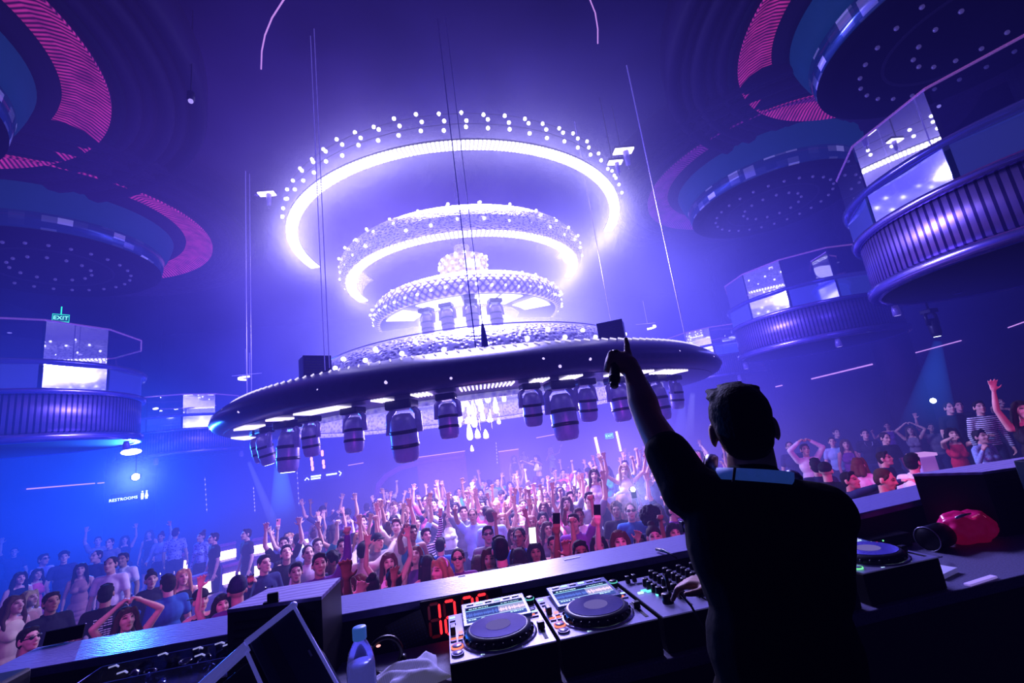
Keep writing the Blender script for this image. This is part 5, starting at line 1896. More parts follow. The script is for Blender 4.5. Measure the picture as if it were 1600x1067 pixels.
def body_mesh(sex, pose, look=0.0, turn=0.0):
    key = ('body', sex, pose, look, turn)
    if key in CACHE: return CACHE[key]
    k = skel(sex)
    f = k['f']
    b = Blob()
    Hm = head_frame(sex, look, turn)
    torso(b, sex)
    b.cap((0, .012, 1.44 * f), Hm @ Vector((0, .015, -.05)), .056 if sex == 'm' else .046, .056 if sex == 'm' else .046)
    head(b, Hm, sex)
    ar = 1.0 if sex == 'm' else .82
    grips = []
    for sgn, (ud, fd, n, mode) in zip((-1, 1), POSES[pose]):
        sh, e, w = arm_pts((sgn * k['sh'], 0, k['shz'] - .015), ud, fd, .285 * f, .25 * f)
        b.chain([sh, sh.lerp(e, .5), e, e.lerp(w, .3), w], [.053 * ar, .047 * ar, .038 * ar, .040 * ar, .025 * ar])
        b.cap((sgn * .10, 0, k['shz'] - .01), sh, .05 * ar, .053 * ar)
        hand(b, w, fd, n, sgn * (1 if Vector(fd).z > 0 else -1) * -1, mode, f)
        grips.append((w + Vector(fd).normalized() * .085, Vector(fd).normalized(), Vector(n)))
    for s_ in (-1, 1):
        hip, kn, an = (s_ * k['hip'], 0, .90 * f), (s_ * .105, -.01, .50 * f), (s_ * .11, .03, .09)
        b.chain([hip, (s_ * .10, 0, .7 * f), kn, (s_ * .108, .015, .33 * f), an], [.088, .078, .056, .055, .038])
        b.chain([an, (s_ * .115, -.02, .05), (s_ * .125, -.13, .03)], [.04, .04, .03])
    me = b.build('person', M['skin'], VOX, 3)
    tint_face(me, Hm, sex)
    CACHE[key] = (me, grips)
    return CACHE[key]


def top_mesh(sex, pose, kind):
    key = ('top', sex, pose, kind)
    if key in CACHE: return CACHE[key]
    k = skel(sex)
    f = k['f']
    b = Blob()
    inf = .016
    if kind == 'strapless':
        torso(b, sex, inf, top=False, chest_only=False)
    elif kind == 'crop':
        torso(b, sex, inf, top=False, chest_only=True)
        for s_ in (-1, 1): b.chain([(s_ * .075, -.085, 1.30 * f), (s_ * .085, -.03, 1.415 * f), (s_ * .08, .05, 1.40 * f), (s_ * .07, .085, 1.30 * f)], [.016] * 4)
    elif kind == 'tank':
        torso(b, sex, inf, top=False)
        for s_ in (-1, 1): b.chain([(s_ * .085, -.08, 1.32 * f), (s_ * .095, -.02, 1.43 * f), (s_ * .09, .06, 1.41 * f), (s_ * .08, .085, 1.32 * f)], [.024] * 4)
    else:
        torso(b, sex, inf)
        ar = 1.0 if sex == 'm' else .84
        for sgn, (ud, fd, n, mode) in zip((-1, 1), POSES[pose]):
            sh, e, w = arm_pts((sgn * k['sh'], 0, k['shz'] - .015), ud, fd, .285 * f, .25 * f)
            b.cap((sgn * .10, 0, k['shz'] - .01), sh, .062 * ar, .063 * ar)
            if kind == 'long':
                b.chain([sh, e, e.lerp(w, .93)], [.063 * ar, .052 * ar, .038 * ar])
            else:
                b.cap(sh, sh.lerp(e, .60), .063 * ar, .060 * ar)
        if kind == 'shirt':
            for s_ in (-1, 1): b.cap((s_ * .02, -.07, 1.44 * f), (s_ * .06, .03, 1.48 * f), .018, .02)
    me = b.build('top', M['cloth'], .0125, 3)
    CACHE[key] = me
    return me


def bottom_mesh(sex, kind):
    key = ('bottom', sex, kind)
    if key in CACHE: return CACHE[key]
    k = skel(sex)
    f = k['f']
    b = Blob()
    inf = .014
    b.ell((0, .005, .93 * f), ((.15 if sex == 'm' else .155) + inf, .112 + inf, .12))
    for s_ in (-1, 1):
        if kind == 'trousers':
            b.chain([(s_ * k['hip'], 0, .90 * f), (s_ * .10, 0, .7 * f), (s_ * .105, -.01, .5 * f), (s_ * .108, .015, .33 * f), (s_ * .11, .03, .10)], [.104, .094, .074, .07, .06])
        elif kind == 'shorts':
            b.chain([(s_ * k['hip'], 0, .90 * f), (s_ * .10, 0, .70 * f), (s_ * .105, 0, .62 * f)], [.104, .096, .09])
    if kind == 'skirt':
        for q in range(5):
            z = .90 - .085 * q
            b.ell((0, 0, z * f), (.168 + .008 * q, .13 + .008 * q, .07))
    me = b.build('bottom', M['cloth'], .014, 2)
    CACHE[key] = me
    return me


def hair_mesh(kind, sex, look=0.0, turn=0.0):
    key = ('hair', kind, sex, look, turn)
    if key in CACHE: return CACHE[key]
    f = skel(sex)['f']
    Hm = head_frame(sex, look, turn)
    R = Hm.to_3x3()
    P_ = lambda x, y, z: Hm @ Vector((x, y, z))
    s = 1.0 if sex == 'm' else .97
    b = Blob()
    vox = .009
    if kind in ('short', 'fade'):
        b.ell(P_(0, .022, .050), (.080 * s, .092 * s, .083 * s), R)
        b.ell(P_(0, .045, .005), (.0765 * s, .068 * s, .085 * s), R)
        for sx in (-1, 1): b.cap(P_(sx * .066, -.038, .062), P_(sx * .073, -.012, .010), .014, .010)
        if kind == 'short': b.chain([P_(-.045, -.045, .098), P_(0, -.055, .108), P_(.045, -.045, .10)], [.022, .026, .022])
    elif kind == 'curly':
        rn = random.Random(3)
        b.ell(P_(0, .02, .055), (.085, .095, .085), R)
        for i in range(46):
            d = Vector((rn.gauss(0, 1), rn.gauss(.15, 1), rn.gauss(.7, .8))).normalized()
            if d.y < -.55 and d.z < .55: continue
            b.ell(P_(d.x * .084, .02 + d.y * .092, .052 + d.z * .088), (.022,) * 3, R)
    elif kind == 'afro':
        b.ell(P_(0, .03, .07), (.135, .135, .13), R)
        rn = random.Random(4)
        for i in range(70):
            d = Vector((rn.gauss(0, 1), rn.gauss(.2, 1), rn.gauss(.5, .9))).normalized()
            if d.y < -.6 and d.z < .5: continue
            b.ell(P_(d.x * .128, .03 + d.y * .128, .07 + d.z * .124), (.026,) * 3, R)
    elif kind in ('long', 'wavy', 'bob'):
        b.ell(P_(0, .020, .050), (.084 * s, .098 * s, .085 * s), R)
        b.ell(P_(0, .055, .0), (.080 * s, .062 * s, .095 * s), R)
        z1 = {'long': -.34, 'wavy': -.27, 'bob': -.13}[kind]
        base = Hm.translation
        for x, y0 in ((-.05, .065), (0, .08), (.05, .065)):
            b.chain([P_(x, y0, .0), base + Vector((x * 1.3, .095, -.12)), base + Vector((x * 1.5, .10, z1))], [.045, .042, .026])
        for sx in (-1, 1):
            pts = [P_(sx * .055, -.045, .095), P_(sx * .082, -.022, .03), P_(sx * .086, -.01, -.06), base + Vector((sx * .10, -.01, max(z1, -.15))), base + Vector((sx * .11, -.03, z1 * .95))]
            if kind == 'wavy':
                pts[3] += Vector((sx * .02, 0, 0)); pts[4] += Vector((-sx * .01, 0, 0))
            b.chain(pts, [.022, .026, .028, .028, .016])
    elif kind == 'bun':
        b.ell(P_(0, .020, .050), (.082 * s, .094 * s, .082 * s), R)
        b.ell(P_(0, .050, .005), (.074 * s, .058 * s, .075 * s), R)
        b.ell(P_(0, .07, .135), (.045, .045, .04), R)
    elif kind in ('cap', 'beanie'):
        b.ell(P_(0, .012, .058), (.086, .104, .082), R)
        if kind == 'cap':
            for q in range(4): b.ell(P_(0, -.085 - .022 * q, .050 - .004 * q), (.062 - .006 * q, .03, .008), R)
        else:
            b.cap(P_(-.06, .0, .03), P_(.06, .0, .03), .034, .034)
            b.ell(P_(0, .02, .085), (.08, .09, .08), R)
    elif kind == 'hat':
        for q in range(24):
            a = 2 * PI * q / 24
            b.ell(P_(.10 * cos(a), .012 + .11 * sin(a), .062), (.045, .045, .009), R)
        b.ell(P_(0, .012, .085), (.088, .102, .075), R)
    me = b.build('hair', M['hair'], vox, 2)
    CACHE[key] = me
    return me


HAIRC = dict(black=(.010, .008, .010), dark=(.022, .014, .012), brown=(.07, .035, .02), blond=(.42, .28, .14), auburn=(.13, .04, .02), grey=(.25, .24, .25))
TOPC = {'black': (.012, .012, .016), 'white': (.80, .80, .82), 'navy': (.02, .03, .10), 'grey': (.22, .22, .24), 'blue': (.03, .13, .38), 'red': (.55, .02, .05), 'pink': (.75, .12, .30), 'nude': (.45, .28, .22), 'pale blue': (.35, .50, .75), 'olive': (.10, .10, .05), 'purple': (.18, .05, .30), 'cream': (.62, .55, .45), 'teal': (.02, .22, .25)}
SKINS = [(.62, .42, .32), (.55, .35, .26), (.42, .25, .17), (.70, .50, .40), (.28, .15, .10), (.50, .32, .22)]
SEEN_LABELS = set()
PLACED = []


def col4(c, j=0.0, rn=random):
    return tuple(max(0, min(1, x * (1 + rn.uniform(-j, j)))) for x in c) + (1.0,)


def person(x, y, zf, rz, label, sex='m', pose='down', top='tee', topc='black', hair='short', hairc='dark', skin=0, height=1.0, bottom=None, group=None, topmat=None, turn=0.0, look=0.0, glasses=False, kind=None):
    me, grips = body_mesh(sex, pose, look, turn)
    o = bpy.data.objects.new('person', me)
    link(o)
    o.location = (x, y, zf)
    o.rotation_euler = (0, 0, rz)
    o.scale = (height,) * 3
    o.color = col4(SKINS[skin % len(SKINS)], .08)
    SEEN_LABELS.add(label)
    tag(o, label, 'person', group)
    if hair != 'bald':
        nm = {'cap': 'cap', 'beanie': 'beanie', 'hat': 'hat'}.get(hair, 'hair')
        h = bpy.data.objects.new(nm, hair_mesh(hair, sex, look, turn))
        link(h, o)
        h.color = col4(HAIRC[hairc], .2) if nm == 'hair' else col4(TOPC[hairc] if hairc in TOPC else (.01, .01, .014))
    tname = {'tee': 'shirt', 'shirt': 'shirt', 'long': 'shirt', 'tank': 'vest_top', 'strapless': 'dress_top', 'crop': 'crop_top'}[top]
    t = bpy.data.objects.new(tname, top_mesh(sex, pose, top))
    link(t, o)
    t.color = col4(TOPC[topc], .1)
    if topmat is not None:
        t.material_slots[0].link = 'OBJECT'
        t.material_slots[0].material = M[topmat]
    bk = bottom or ('trousers' if sex == 'm' or top in ('tee', 'tank', 'long') else 'skirt')
    q = bpy.data.objects.new({'trousers': 'trousers', 'skirt': 'skirt', 'shorts': 'shorts'}[bk], bottom_mesh(sex, bk))
    link(q, o)
    q.color = t.color if (bk == 'skirt' and top == 'strapless') else col4(random.choice([(.015, .015, .02), (.03, .04, .09), (.02, .02, .03)]), .2)
    if glasses:
        Hm = head_frame(sex, look, turn)
        g = MB()
        for sx in (-1, 1):
            g.ball((sx * .034, -.098, .022), (.026, .006, .018), 12, 6, M=Hm)
            g.tube([Hm @ Vector((sx * .058, -.092, .024)), Hm @ Vector((sx * .08, 0, .02))], .004, 5)
        g.tube([Hm @ Vector((-.012, -.104, .026)), Hm @ Vector((.012, -.104, .026))], .004, 5)
        g.obj('glasses', M['blackp'], o, True)
    PLACED.append((x, y))
    W2 = Matrix.Translation((x, y, zf)) @ Matrix.Rotation(rz, 4, 'Z') @ Matrix.Scale(height, 4)
    return o, [(W2 @ g[0], (W2.to_3x3() @ g[1]).normalized(), (W2.to_3x3() @ g[2]).normalized()) for g in grips]


def held_frame(g):
    """frame at a gripping hand: z along the forearm, y out of the palm"""
    p, d, n = g
    n = (n - d * n.dot(d)).normalized()
    x = n.cross(d)
    return Matrix.Translation(p) @ Matrix((x, n, d)).transposed().to_4x4()


def smartphone(g, label, screen=None, up=.055, back=None, flip=1):
    Mx = held_frame(g) @ Matrix.Translation((0, .02 * flip, up))
    t = thing('smartphone', label, 'phone', Mx.translation, Mx.to_euler(), 'phones held up in the crowd')
    MB().box((0, 0, 0), (.072, .009, .148), bev=.003).obj('body', back or M['blackp'], t)
    if screen: MB().box((0, .0052 * flip, 0), (.066, .001, .136)).obj('screen', screen, t)
    MB().box((-.018, -.0055 * flip, .05), (.026, .003, .036), bev=.001).obj('camera_bump', M['blackm'], t)
    return t


def plastic_cup(g, label, liquid=None):
    p = g[0]
    t = thing('plastic_cup', label, 'cup', p + Vector((0, -.03, -.03)), group='plastic cups in the crowd')
    MB().lathe([(.001, 0), (.030, 0), (.032, .005), (.044, .115), (.046, .117), (.0425, .115), (.030, .007), (.001, .006)], 20).obj('cup', M['clear'], t, True)
    MB().lathe([(.001, .007), (.029, .007), (.040, .08), (.001, .08)], 18).obj('drink', liquid or M['water'], t, True)
    return t


def at_head(px, py, zf, sex='m', height=1.0):
    """where a person stands whose head centre shows at this point, standing on height zf"""
    z = zf + 1.63 * skel(sex)['f'] * height
    return on_z(px, py, z)


# ------------------------------------------------------------------ the man at the decks (seen from behind)
DJV = .0065
Y0 = 1.15
PIV = Vector((.812, Y0, 0))
TURN = -.42
TQ = Matrix.Rotation(TURN, 3, 'Z')


def tp(x, y, z):
    """point of the man's body: x to his right, y forward, from the middle of his torso"""
    return PIV + TQ @ Vector((x, y, z))


b = Blob()
hc = tp(.012, .025, 1.635)
DH = Matrix.Translation(hc) @ Matrix.Rotation(PI - .50, 4, 'Z') @ Matrix.Rotation(.03, 4, 'X')
head(b, DH, 'm')
b.cap(hc + Vector((0, -.01, -.05)), tp(0, -.005, 1.46), .060, .066)
b.ell(tp(0, 0, 1.29), (.175, .120, .19), TQ)
b.ell(tp(-.02, -.005, 1.08), (.160, .116, .20), TQ)
b.ell(tp(-.045, 0, .92), (.155, .122, .14), TQ)
SHL, SHR = tp(-.160, .025, 1.49), tp(.145, .0, 1.405)
b.cap(tp(-.07, 0, 1.445), SHL, .066, .062)
b.cap(tp(.07, 0, 1.425), SHR, .070, .064)
EL = at_d(1014, 657, 1.46)
WR = at_d(990, 584, 1.62)
b.chain([SHL, SHL.lerp(EL, .55), EL, EL.lerp(WR, .38), EL.lerp(WR, .75), WR], [.062, .056, .047, .051, .040, .033])
dW = (WR - EL).normalized()
# left hand: fist round the microphone, first finger pointing up
s = 1.0
pd = (at_d(978, 534, 1.71) - WR).normalized()          # the way the finger points
pw = Vector((-.85, .10, .10))
pw = (pw - pd * pw.dot(pd)).normalized()               # toward the other fingers
pn = pd.cross(pw).normalized()
PALM = WR + pd * .040 + pw * .014
b.cap(WR, PALM, .034, .038)
b.ell(PALM + pd * .010 + pw * .012, (.042, .028, .048), Matrix((pw, pn, pd)).transposed())
k0 = PALM + pd * .052 - pw * .012
b.chain([k0 - pd * .02, k0 + pd * .020, k0 + pd * .046 - pw * .004, k0 + pd * .070 - pw * .004], [.015, .0130, .0118, .0098])
for i in range(3):
    kb = PALM + pd * (.046 - .019 * i) + pw * (.020 + .006 * i)
    k1 = kb + pw * .032 + pd * .006
    k2 = k1 + pw * .008 - pn * .030 - pd * .012
    k3 = k2 - pw * .024 - pn * .006 - pd * .006
    b.chain([kb, k1, k2, k3], [.0150, .0140, .0125, .011])
b.chain([WR + pd * .03 - pn * .01, PALM - pn * .036 + pw * .010, PALM - pn * .042 + pw * .034 + pd * .014], [.018, .0145, .011])
# right arm to the mixer
ER = tp(.130, .10, 1.165)
WRR = Vector((.845, Y0 + .33, 1.145))
b.chain([SHR, SHR.lerp(ER, .5), ER, ER.lerp(WRR, .3), WRR], [.064, .054, .045, .046, .029])
hd = Vector((-.66, .70, .05)).normalized()
hand(b, WRR, hd, (0, 0, -1), 1, 'relaxed', 1.05)
for s_ in (-1, 1):
    b.chain([tp(-.045 + s_ * .095, 0, .90), tp(-.045 + s_ * .105, 0, .68), tp(-.045 + s_ * .11, -.01, .48), tp(-.045 + s_ * .11, -.03, .30), tp(-.045 + s_ * .115, -.03, .09)], [.10, .088, .062, .06, .04])
    b.chain([tp(-.045 + s_ * .115, -.03, .085), tp(-.045 + s_ * .12, .03, .05), tp(-.045 + s_ * .13, .15, .034)], [.042, .042, .033])
me = b.build('person', M['skin'], DJV, 5)
tint_face(me, DH, 'm')
dj = bpy.data.objects.new('person', me)
link(dj)
dj.color = (.40, .22, .17, 1)
tag(dj, 'man in a black T-shirt seen from behind, arm raised with a microphone', 'person')
# hair: short at the sides, combed on top
b = Blob()
P_ = lambda x, y, z: DH @ Vector((x, y, z))
Rh = DH.to_3x3()
b.ell(P_(0, .020, .046), (.0815, .094, .088), Rh)
b.ell(P_(0, .046, .008), (.0755, .066, .078), Rh)
b.ell(P_(0, .050, -.022), (.066, .055, .060), Rh)
rn = random.Random(2)
for i in range(30):
    u = rn.uniform(-1, 1)
    v = rn.uniform(.35, 1.2)
    p = P_(u * .062, -.03 + v * .06, .108 + .026 * sqrt(max(0, 1 - u * u)) - .012 * v * v)
    b.cap(p, p + Rh @ Vector((rn.uniform(.004, .02), -.030, .007)), .009, .005)
h = bpy.data.objects.new('hair', b.build('hair', pbr('dark_hair', (.004, .0035, .005), .75, spec=.2, noise=.5, nscale=120, bump=.4), .0055, 2))
link(h, dj)
h.color = (.006, .005, .007, 1)
# T-shirt
b = Blob()
b.ell(tp(-.005, 0, 1.28), (.182, .132, .195), TQ)
b.ell(tp(-.02, -.008, 1.10), (.180, .132, .20), TQ)
b.ell(tp(-.045, -.004, .93), (.184, .140, .17), TQ)
b.ell(tp(-.055, -.004, .83), (.184, .142, .10), TQ)
b.cap(tp(-.06, -.005, 1.437), SHL, .080, .080)
b.cap(tp(.06, -.005, 1.425), SHR, .084, .082)
b.chain([SHL, SHL.lerp(EL, .50)], [.078, .070])
b.chain([SHR, SHR.lerp(ER, .78)], [.076, .068])
b.ell(tp(-.11, 0, 1.35), (.09, .105, .15), TQ)
b.ell(tp(.095, 0, 1.30), (.085, .115, .16), TQ)
b.cap(tp(0, -.012, 1.455), tp(.003, -.008, 1.487), .090, .080)
sh = bpy.data.objects.new('shirt', b.build('shirt', pbr('black_tee', (.004, .004, .006), .9, spec=.15, noise=.5, nscale=30, bump=.3), .009, 3))
link(sh, dj)
b = Blob()
b.ell(tp(-.045, 0, .88), (.168, .138, .12), TQ)
for s_ in (-1, 1):
    b.chain([tp(-.045 + s_ * .095, 0, .86), tp(-.045 + s_ * .105, 0, .66), tp(-.045 + s_ * .11, -.01, .46), tp(-.045 + s_ * .113, -.03, .1)], [.108, .10, .082, .064])
tr = bpy.data.objects.new('trousers', b.build('trousers', M['black'], .012, 2))
link(tr, dj)
# headphones round the neck
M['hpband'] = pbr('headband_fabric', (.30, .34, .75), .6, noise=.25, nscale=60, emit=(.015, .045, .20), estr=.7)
t = thing('headphones', 'headphones with a silver-blue band resting round the man\'s neck', 'headphones', tp(.008, -.0, 1.518), (0, .32, TURN - .1))
nb = []
vs, fs = [], []
N = 34
for i in range(N + 1):
    a = radians(-205 + 230 * i / N)
    rx, ry = .088, .092
    zz = .045 * (sin(a) * -.3) - .004 + .014 * cos(a)
    for (dr, dz) in ((.0, -.015), (.005, -.015), (.006, .0), (.004, .016), (.0, .016), (-.003, .0)):
        vs.append(((rx + dr) * cos(a), (ry + dr) * sin(a) + .004, zz + dz))
for i in range(N):
    for q in range(6):
        q2 = (q + 1) % 6
        fs.append((i * 6 + q, (i + 1) * 6 + q, (i + 1) * 6 + q2, i * 6 + q2))
fs += [tuple(range(6)), tuple(range(N * 6, N * 6 + 6))]
MB().add(vs, fs).obj('headband', M['hpband'], t, True)
for (a, nm) in ((radians(-203), 0), (radians(23), 1)):
    c = Vector((.096 * cos(a), .10 * sin(a) + .01, -.004))
    cup = MB().lathe([(.001, .020), (.026, .019), (.033, .010), (.034, -.006), (.028, -.014), (.001, -.014)], 26, M=Matrix.Rotation(PI / 2, 4, 'Y') if nm else Matrix.Rotation(-PI / 2, 4, 'Y')).obj('ear_cup', M['silver'], t, True)
    cup.location = c + Vector((.012 if nm else -.012, .01, .0))
    MB().lathe([(.018, .0205), (.023, .0205), (.023, .0225), (.018, .0225)], 24, close=True, M=Matrix.Rotation(PI / 2, 4, 'Y') if nm else Matrix.Rotation(-PI / 2, 4, 'Y')).obj('trim_ring', M['blackp'], cup, True)
MB().box((-.055, -.083, -.002), (.006, .010, .036), M=Matrix.Rotation(-.0, 4, 'Z')).obj('hinge_seam', M['charcoal'], t)
# microphone in the fist
ma, mb_ = PALM + pw * .045 + pd * .004 - pn * .004, at_d(960, 594, 1.60)
md = (mb_ - ma).normalized()
t = thing('microphone', 'black handheld microphone hanging from the raised fist', 'microphone', ma)
q = md.to_track_quat('Z', 'Y')
t.rotation_euler = q.to_euler()
MB().lathe([(.001, -.03), (.013, -.03), (.0165, -.02), (.0185, .03), (.0205, .065), (.0205, .078), (.017, .084), (.001, .084)], 24).obj('handle', M['blackp'], t, True)
MB().lathe([(.0192, .058), (.0212, .058), (.0212, .068), (.0192, .068)], 24, close=True).obj('ring', M['charcoal'], t, True)
MB().lathe([(.001, .102), (.012, .102), (.0155, .098), (.0165, .084), (.001, .084)], 20).obj('end_cap', M['blackm'], t, True)
MB().lathe([(.014, -.03), (.020, -.036), (.022, -.048), (.018, -.060), (.008, -.066), (.001, -.067)], 24).obj('grille', M['blackm'], t, True)

# ------------------------------------------------------------------ the crowd
FACE = lambda x, y: atan2(0 - y, 0.6 - x) + PI / 2      # rotation that turns a person's face toward the decks
crng = random.Random(11)
PINKDRINK = pbr('pink_drink', (.9, .08, .16), .2, emit=(.55, .03, .10), estr=.7)
SCR_W = emis('phone_screen_white', (.90, .85, 1.0), 1.8)
SCR_D = emis('phone_screen_dim', (.30, .34, .60), 1.0)
GLIT = voro_mat('glitter_case', (.75, .75, .95), (.10, .12, .30), 90.0, .2, .6, emit=.25)


def P6(px, py, label, sex='m', zf=FLOOR, face=0.0, h=1.0, **kw):
    best = None
    for hh in (h, h * .95, h * 1.05, h * .91, h * 1.09):
        p = at_head(px, py, zf, sex, hh)
        d = min([9] + [sqrt((p.x - a) ** 2 + (p.y - b_) ** 2) for a, b_ in PLACED])
        if best is None or d > best[0] + .02: best = (d, p, hh)
        if d > .42: break
    d, p, h = best
    return person(p.x, p.y, zf, FACE(p.x, p.y) + face, label, sex, height=h, **kw)


def riser(o):
    h = o.location.z - FLOOR
    m = MB().lathe([(.001, 0), (.36, 0), (.36, h - .03), (.34, h), (.001, h)], 28).obj('floor_riser', M['charcoal'], None, True)
    m.location = (o.location.x, o.location.y, FLOOR)
    struct(m, 'small round riser a dancer stands on')


# --- left of the floor
P6(30, 903, 'woman with long dark hair and black top at the far left edge, looking up', 'f', pose='down', top='tank', topc='black', hair='long', hairc='black', face=.3)
P6(57, 897, 'smiling dark-haired woman in a bright pink strapless top, left side', 'f', pose='down', top='strapless', topc='pink', hair='wavy', hairc='dark', face=.35, bottom='skirt')
P6(67, 874, 'man with glasses and pale blue shirt behind the woman in pink', 'm', pose='down', top='shirt', topc='pale blue', hair='short', face=.6, glasses=True)
P6(44, 935, 'fair-haired bare-shouldered woman in a nude dress, near left edge', 'f', pose='down', top='strapless', topc='nude', hair='bob', hairc='blond', face=.7)
P6(79, 940, 'man in an open-collared black shirt in front of the bare-shouldered woman', 'm', pose='down', top='shirt', topc='black', hair='short', face=.3, skin=2)
P6(43, 998, 'person wearing dark glasses whose face peeks over the left end of the ledge', 'm', pose='down', top='tee', topc='black', hair='short', hairc='black', glasses=True, face=.5, h=.95)
P6(127, 889, 'woman with long dark hair and a nude strapless top, beside the man in white', 'f', pose='down', top='strapless', topc='nude', hair='long', hairc='black', face=-.2)
P6(152, 868, 'man in a dark navy shirt looking sideways, left of the man in white', 'm', pose='down', top='tee', topc='navy', hair='fade', face=-.9)
P6(174, 881, 'broad man in a plain white T-shirt, largest white figure on the left', 'm', pose='down', top='tee', topc='white', hair='fade', face=-.5, skin=0, h=1.05)
P6(193, 873, 'man in a white shirt half hidden behind the broad man in white', 'm', pose='down', top='shirt', topc='white', hair='short', face=-.5, skin=2)
o, g = P6(165, 928, 'man seen from behind in a black tee with white lines of print', 'm', pose='down', top='tee', topc='black', hair='short', hairc='black', face=PI - .2, skin=2)
lines = MB()
for i in range(9):
    xx = -.10
    for w in (.05, .035, .06, .04):
        if crng.random() < .9: lines.box((xx + w / 2, .151 - .012 * abs(i - 3) * .4, 1.37 - .026 * i), (w - .006, .004, .010))
        xx += w
lines.obj('printed_lines', pbr('white_print', (.7, .68, .8), .7, noise=.2, emit=(.12, .10, .2), estr=.6), o)
P6(196, 966, 'woman holding both arms overhead with hands clasped, close to the ledge', 'f', pose='clasp', top='tank', topc='nude', hair='wavy', hairc='brown', face=.2, h=1.02)
P6(236, 905, 'dark-haired woman with an earring, right of the clasped hands', 'f', pose='down', top='tee', topc='black', hair='bun', hairc='black', face=.1)
P6(263, 912, 'man in a mid-blue T-shirt with his back turned, near the ledge', 'm', pose='down', top='tee', topc='blue', hair='short', hairc='black', face=PI + .3)
P6(285, 901, 'blonde woman in a black strap top facing the decks, left side', 'f', pose='down', top='tank', topc='black', hair='long', hairc='blond', face=.15)
o, g = P6(313, 938, 'person under a black brimmed hat taking a picture with a glittering phone', 'f', pose='phone_low', top='tank', topc='black', hair='hat', hairc='black', face=.2, h=.97)
smartphone(g[0], 'phone in a glittering silver case, held under the black brimmed hat', back=GLIT)
P6(346, 944, 'dark-haired woman just left of the box loudspeaker with one thin arm up', 'f', pose='right_up', top='tank', topc='purple', hair='long', hairc='black', face=.1, h=.98)
P6(371, 922, 'person in a dark knitted beanie by the lit benches', 'm', pose='down', top='tee', topc='purple', hair='beanie', hairc='navy', face=PI)
P6(234, 834, 'woman in a sleeveless black dress standing near the blue lamp', 'f', pose='down', top='tank', topc='black', hair='long', hairc='brown', face=-.4, bottom='skirt')
P6(252, 839, 'woman in a pale wrap top beside the woman in the black dress', 'f', pose='left_up', top='long', topc='pale blue', hair='bun', hairc='brown', face=-.3)
P6(274, 832, 'man in a pale patterned shirt with his back turned, far left', 'm', pose='down', top='tee', topc='pale blue', hair='short', hairc='dark', face=PI - .3, topmat='clothprint')
P6(315, 838, 'person in a shimmering blue printed outfit beside the lit benches', 'f', pose='down', top='long', topc='pale blue', hair='bun', hairc='brown', face=-.8, topmat='clothprint')
P6(335, 840, 'man in a plain black T-shirt standing by the short lit bench', 'm', pose='down', top='tee', topc='black', hair='short', hairc='black', face=-1.3, h=.97)
P6(386, 834, 'man in black standing between the two short lit benches', 'm', pose='down', top='tee', topc='black', hair='short', hairc='black', face=-1.2, h=.97)
P6(195, 843, 'woman with dark hair in the blue dusk behind the man in white', 'f', pose='left_up', top='tank', topc='black', hair='long', hairc='black')
P6(153, 845, 'person with a raised arm far back in the blue dusk, left', 'm', pose='right_up', top='tee', topc='grey', hair='short', hairc='dark')
P6(172, 848, 'man in a grey tee far back in the blue dusk, left', 'm', pose='down', top='tee', topc='grey', hair='fade', face=-.5)
P6(20, 945, 'woman with bare shoulders cut by the left edge of the frame', 'f', pose='down', top='strapless', topc='cream', hair='wavy', hairc='brown', face=.6)
P6(100, 870, 'person with curly dark hair in a navy top, back of the left group', 'm', pose='down', top='tee', topc='navy', hair='curly', hairc='black')
P6(22, 862, 'tall person with a raised arm dim in the blue at the far left', 'm', pose='right_up', top='tee', topc='navy', hair='short', hairc='black')

p = on_z(100, 1003, LZ)
t = thing('smartphone', 'phone with a pale rim propped on the far edge of the ledge, far left', 'phone', (p.x, p.y, LZ + .028), (radians(-20), 0, .15))
MB().box((0, 0, 0), (.135, .008, .055), bev=.003).obj('body', M['blackp'], t)
MB().box((0, 0, .0265), (.137, .010, .004), bev=.001).obj('rim', M['silver'], t)

# --- centre, near the ledge
P6(447, 864, 'man with swept dark hair singing with his face turned up, black jacket', 'm', pose='cup', top='long', topc='black', hair='short', hairc='dark', look=.35, face=.1)
P6(481, 864, 'smiling man in a white T-shirt facing the decks, right of the singing man', 'm', pose='down', top='tee', topc='white', hair='fade', face=.15)
o, g = P6(462, 893, 'person holding up a clear plastic cup in front of the singing man', 'm', pose='cup', top='tee', topc='black', hair='short', hairc='black', h=.97)
plastic_cup(g[0], 'clear cup of ice held up in front of the singing man')
o, g = P6(412, 880, 'person in a dark jacket holding a pink drink by the bright bench', 'm', pose='cup', top='long', topc='navy', hair='short', hairc='black', face=.4)
plastic_cup(g[0], 'cup of bright pink drink held up by the bright bench', PINKDRINK)
o, g = P6(436, 886, 'person in a black top lifting a second pink drink left of the singing man', 'f', pose='cup', top='tank', topc='black', hair='long', hairc='black', h=.96)
plastic_cup(g[0], 'cup of pink drink held low, left of the singing man', PINKDRINK)
o, g = P6(452, 842, 'person with long blonde hair holding up a pink phone behind the singing man', 'f', pose='phone', top='tank', topc='pink', hair='long', hairc='blond')
smartphone(g[0], 'pink-cased phone held high behind the singing man', back=pbr('pink_case', (.8, .25, .4), .4, noise=.1, emit=(.3, .1, .15), estr=.5), screen=SCR_D)
P6(499, 880, 'person with one sleeved fist raised, left of the curly-haired man', 'm', pose='fist_up', top='long', topc='purple', hair='short', hairc='dark', h=.97)
P6(519, 877, 'man with black curly hair in profile just above the box loudspeaker', 'm', pose='down', top='tee', topc='black', hair='curly', hairc='black', skin=4, face=-1.2)
P6(535, 853, 'man in a pale T-shirt with one arm flung up, looking at the decks', 'm', pose='left_up', top='tee', topc='white', hair='short', hairc='dark')
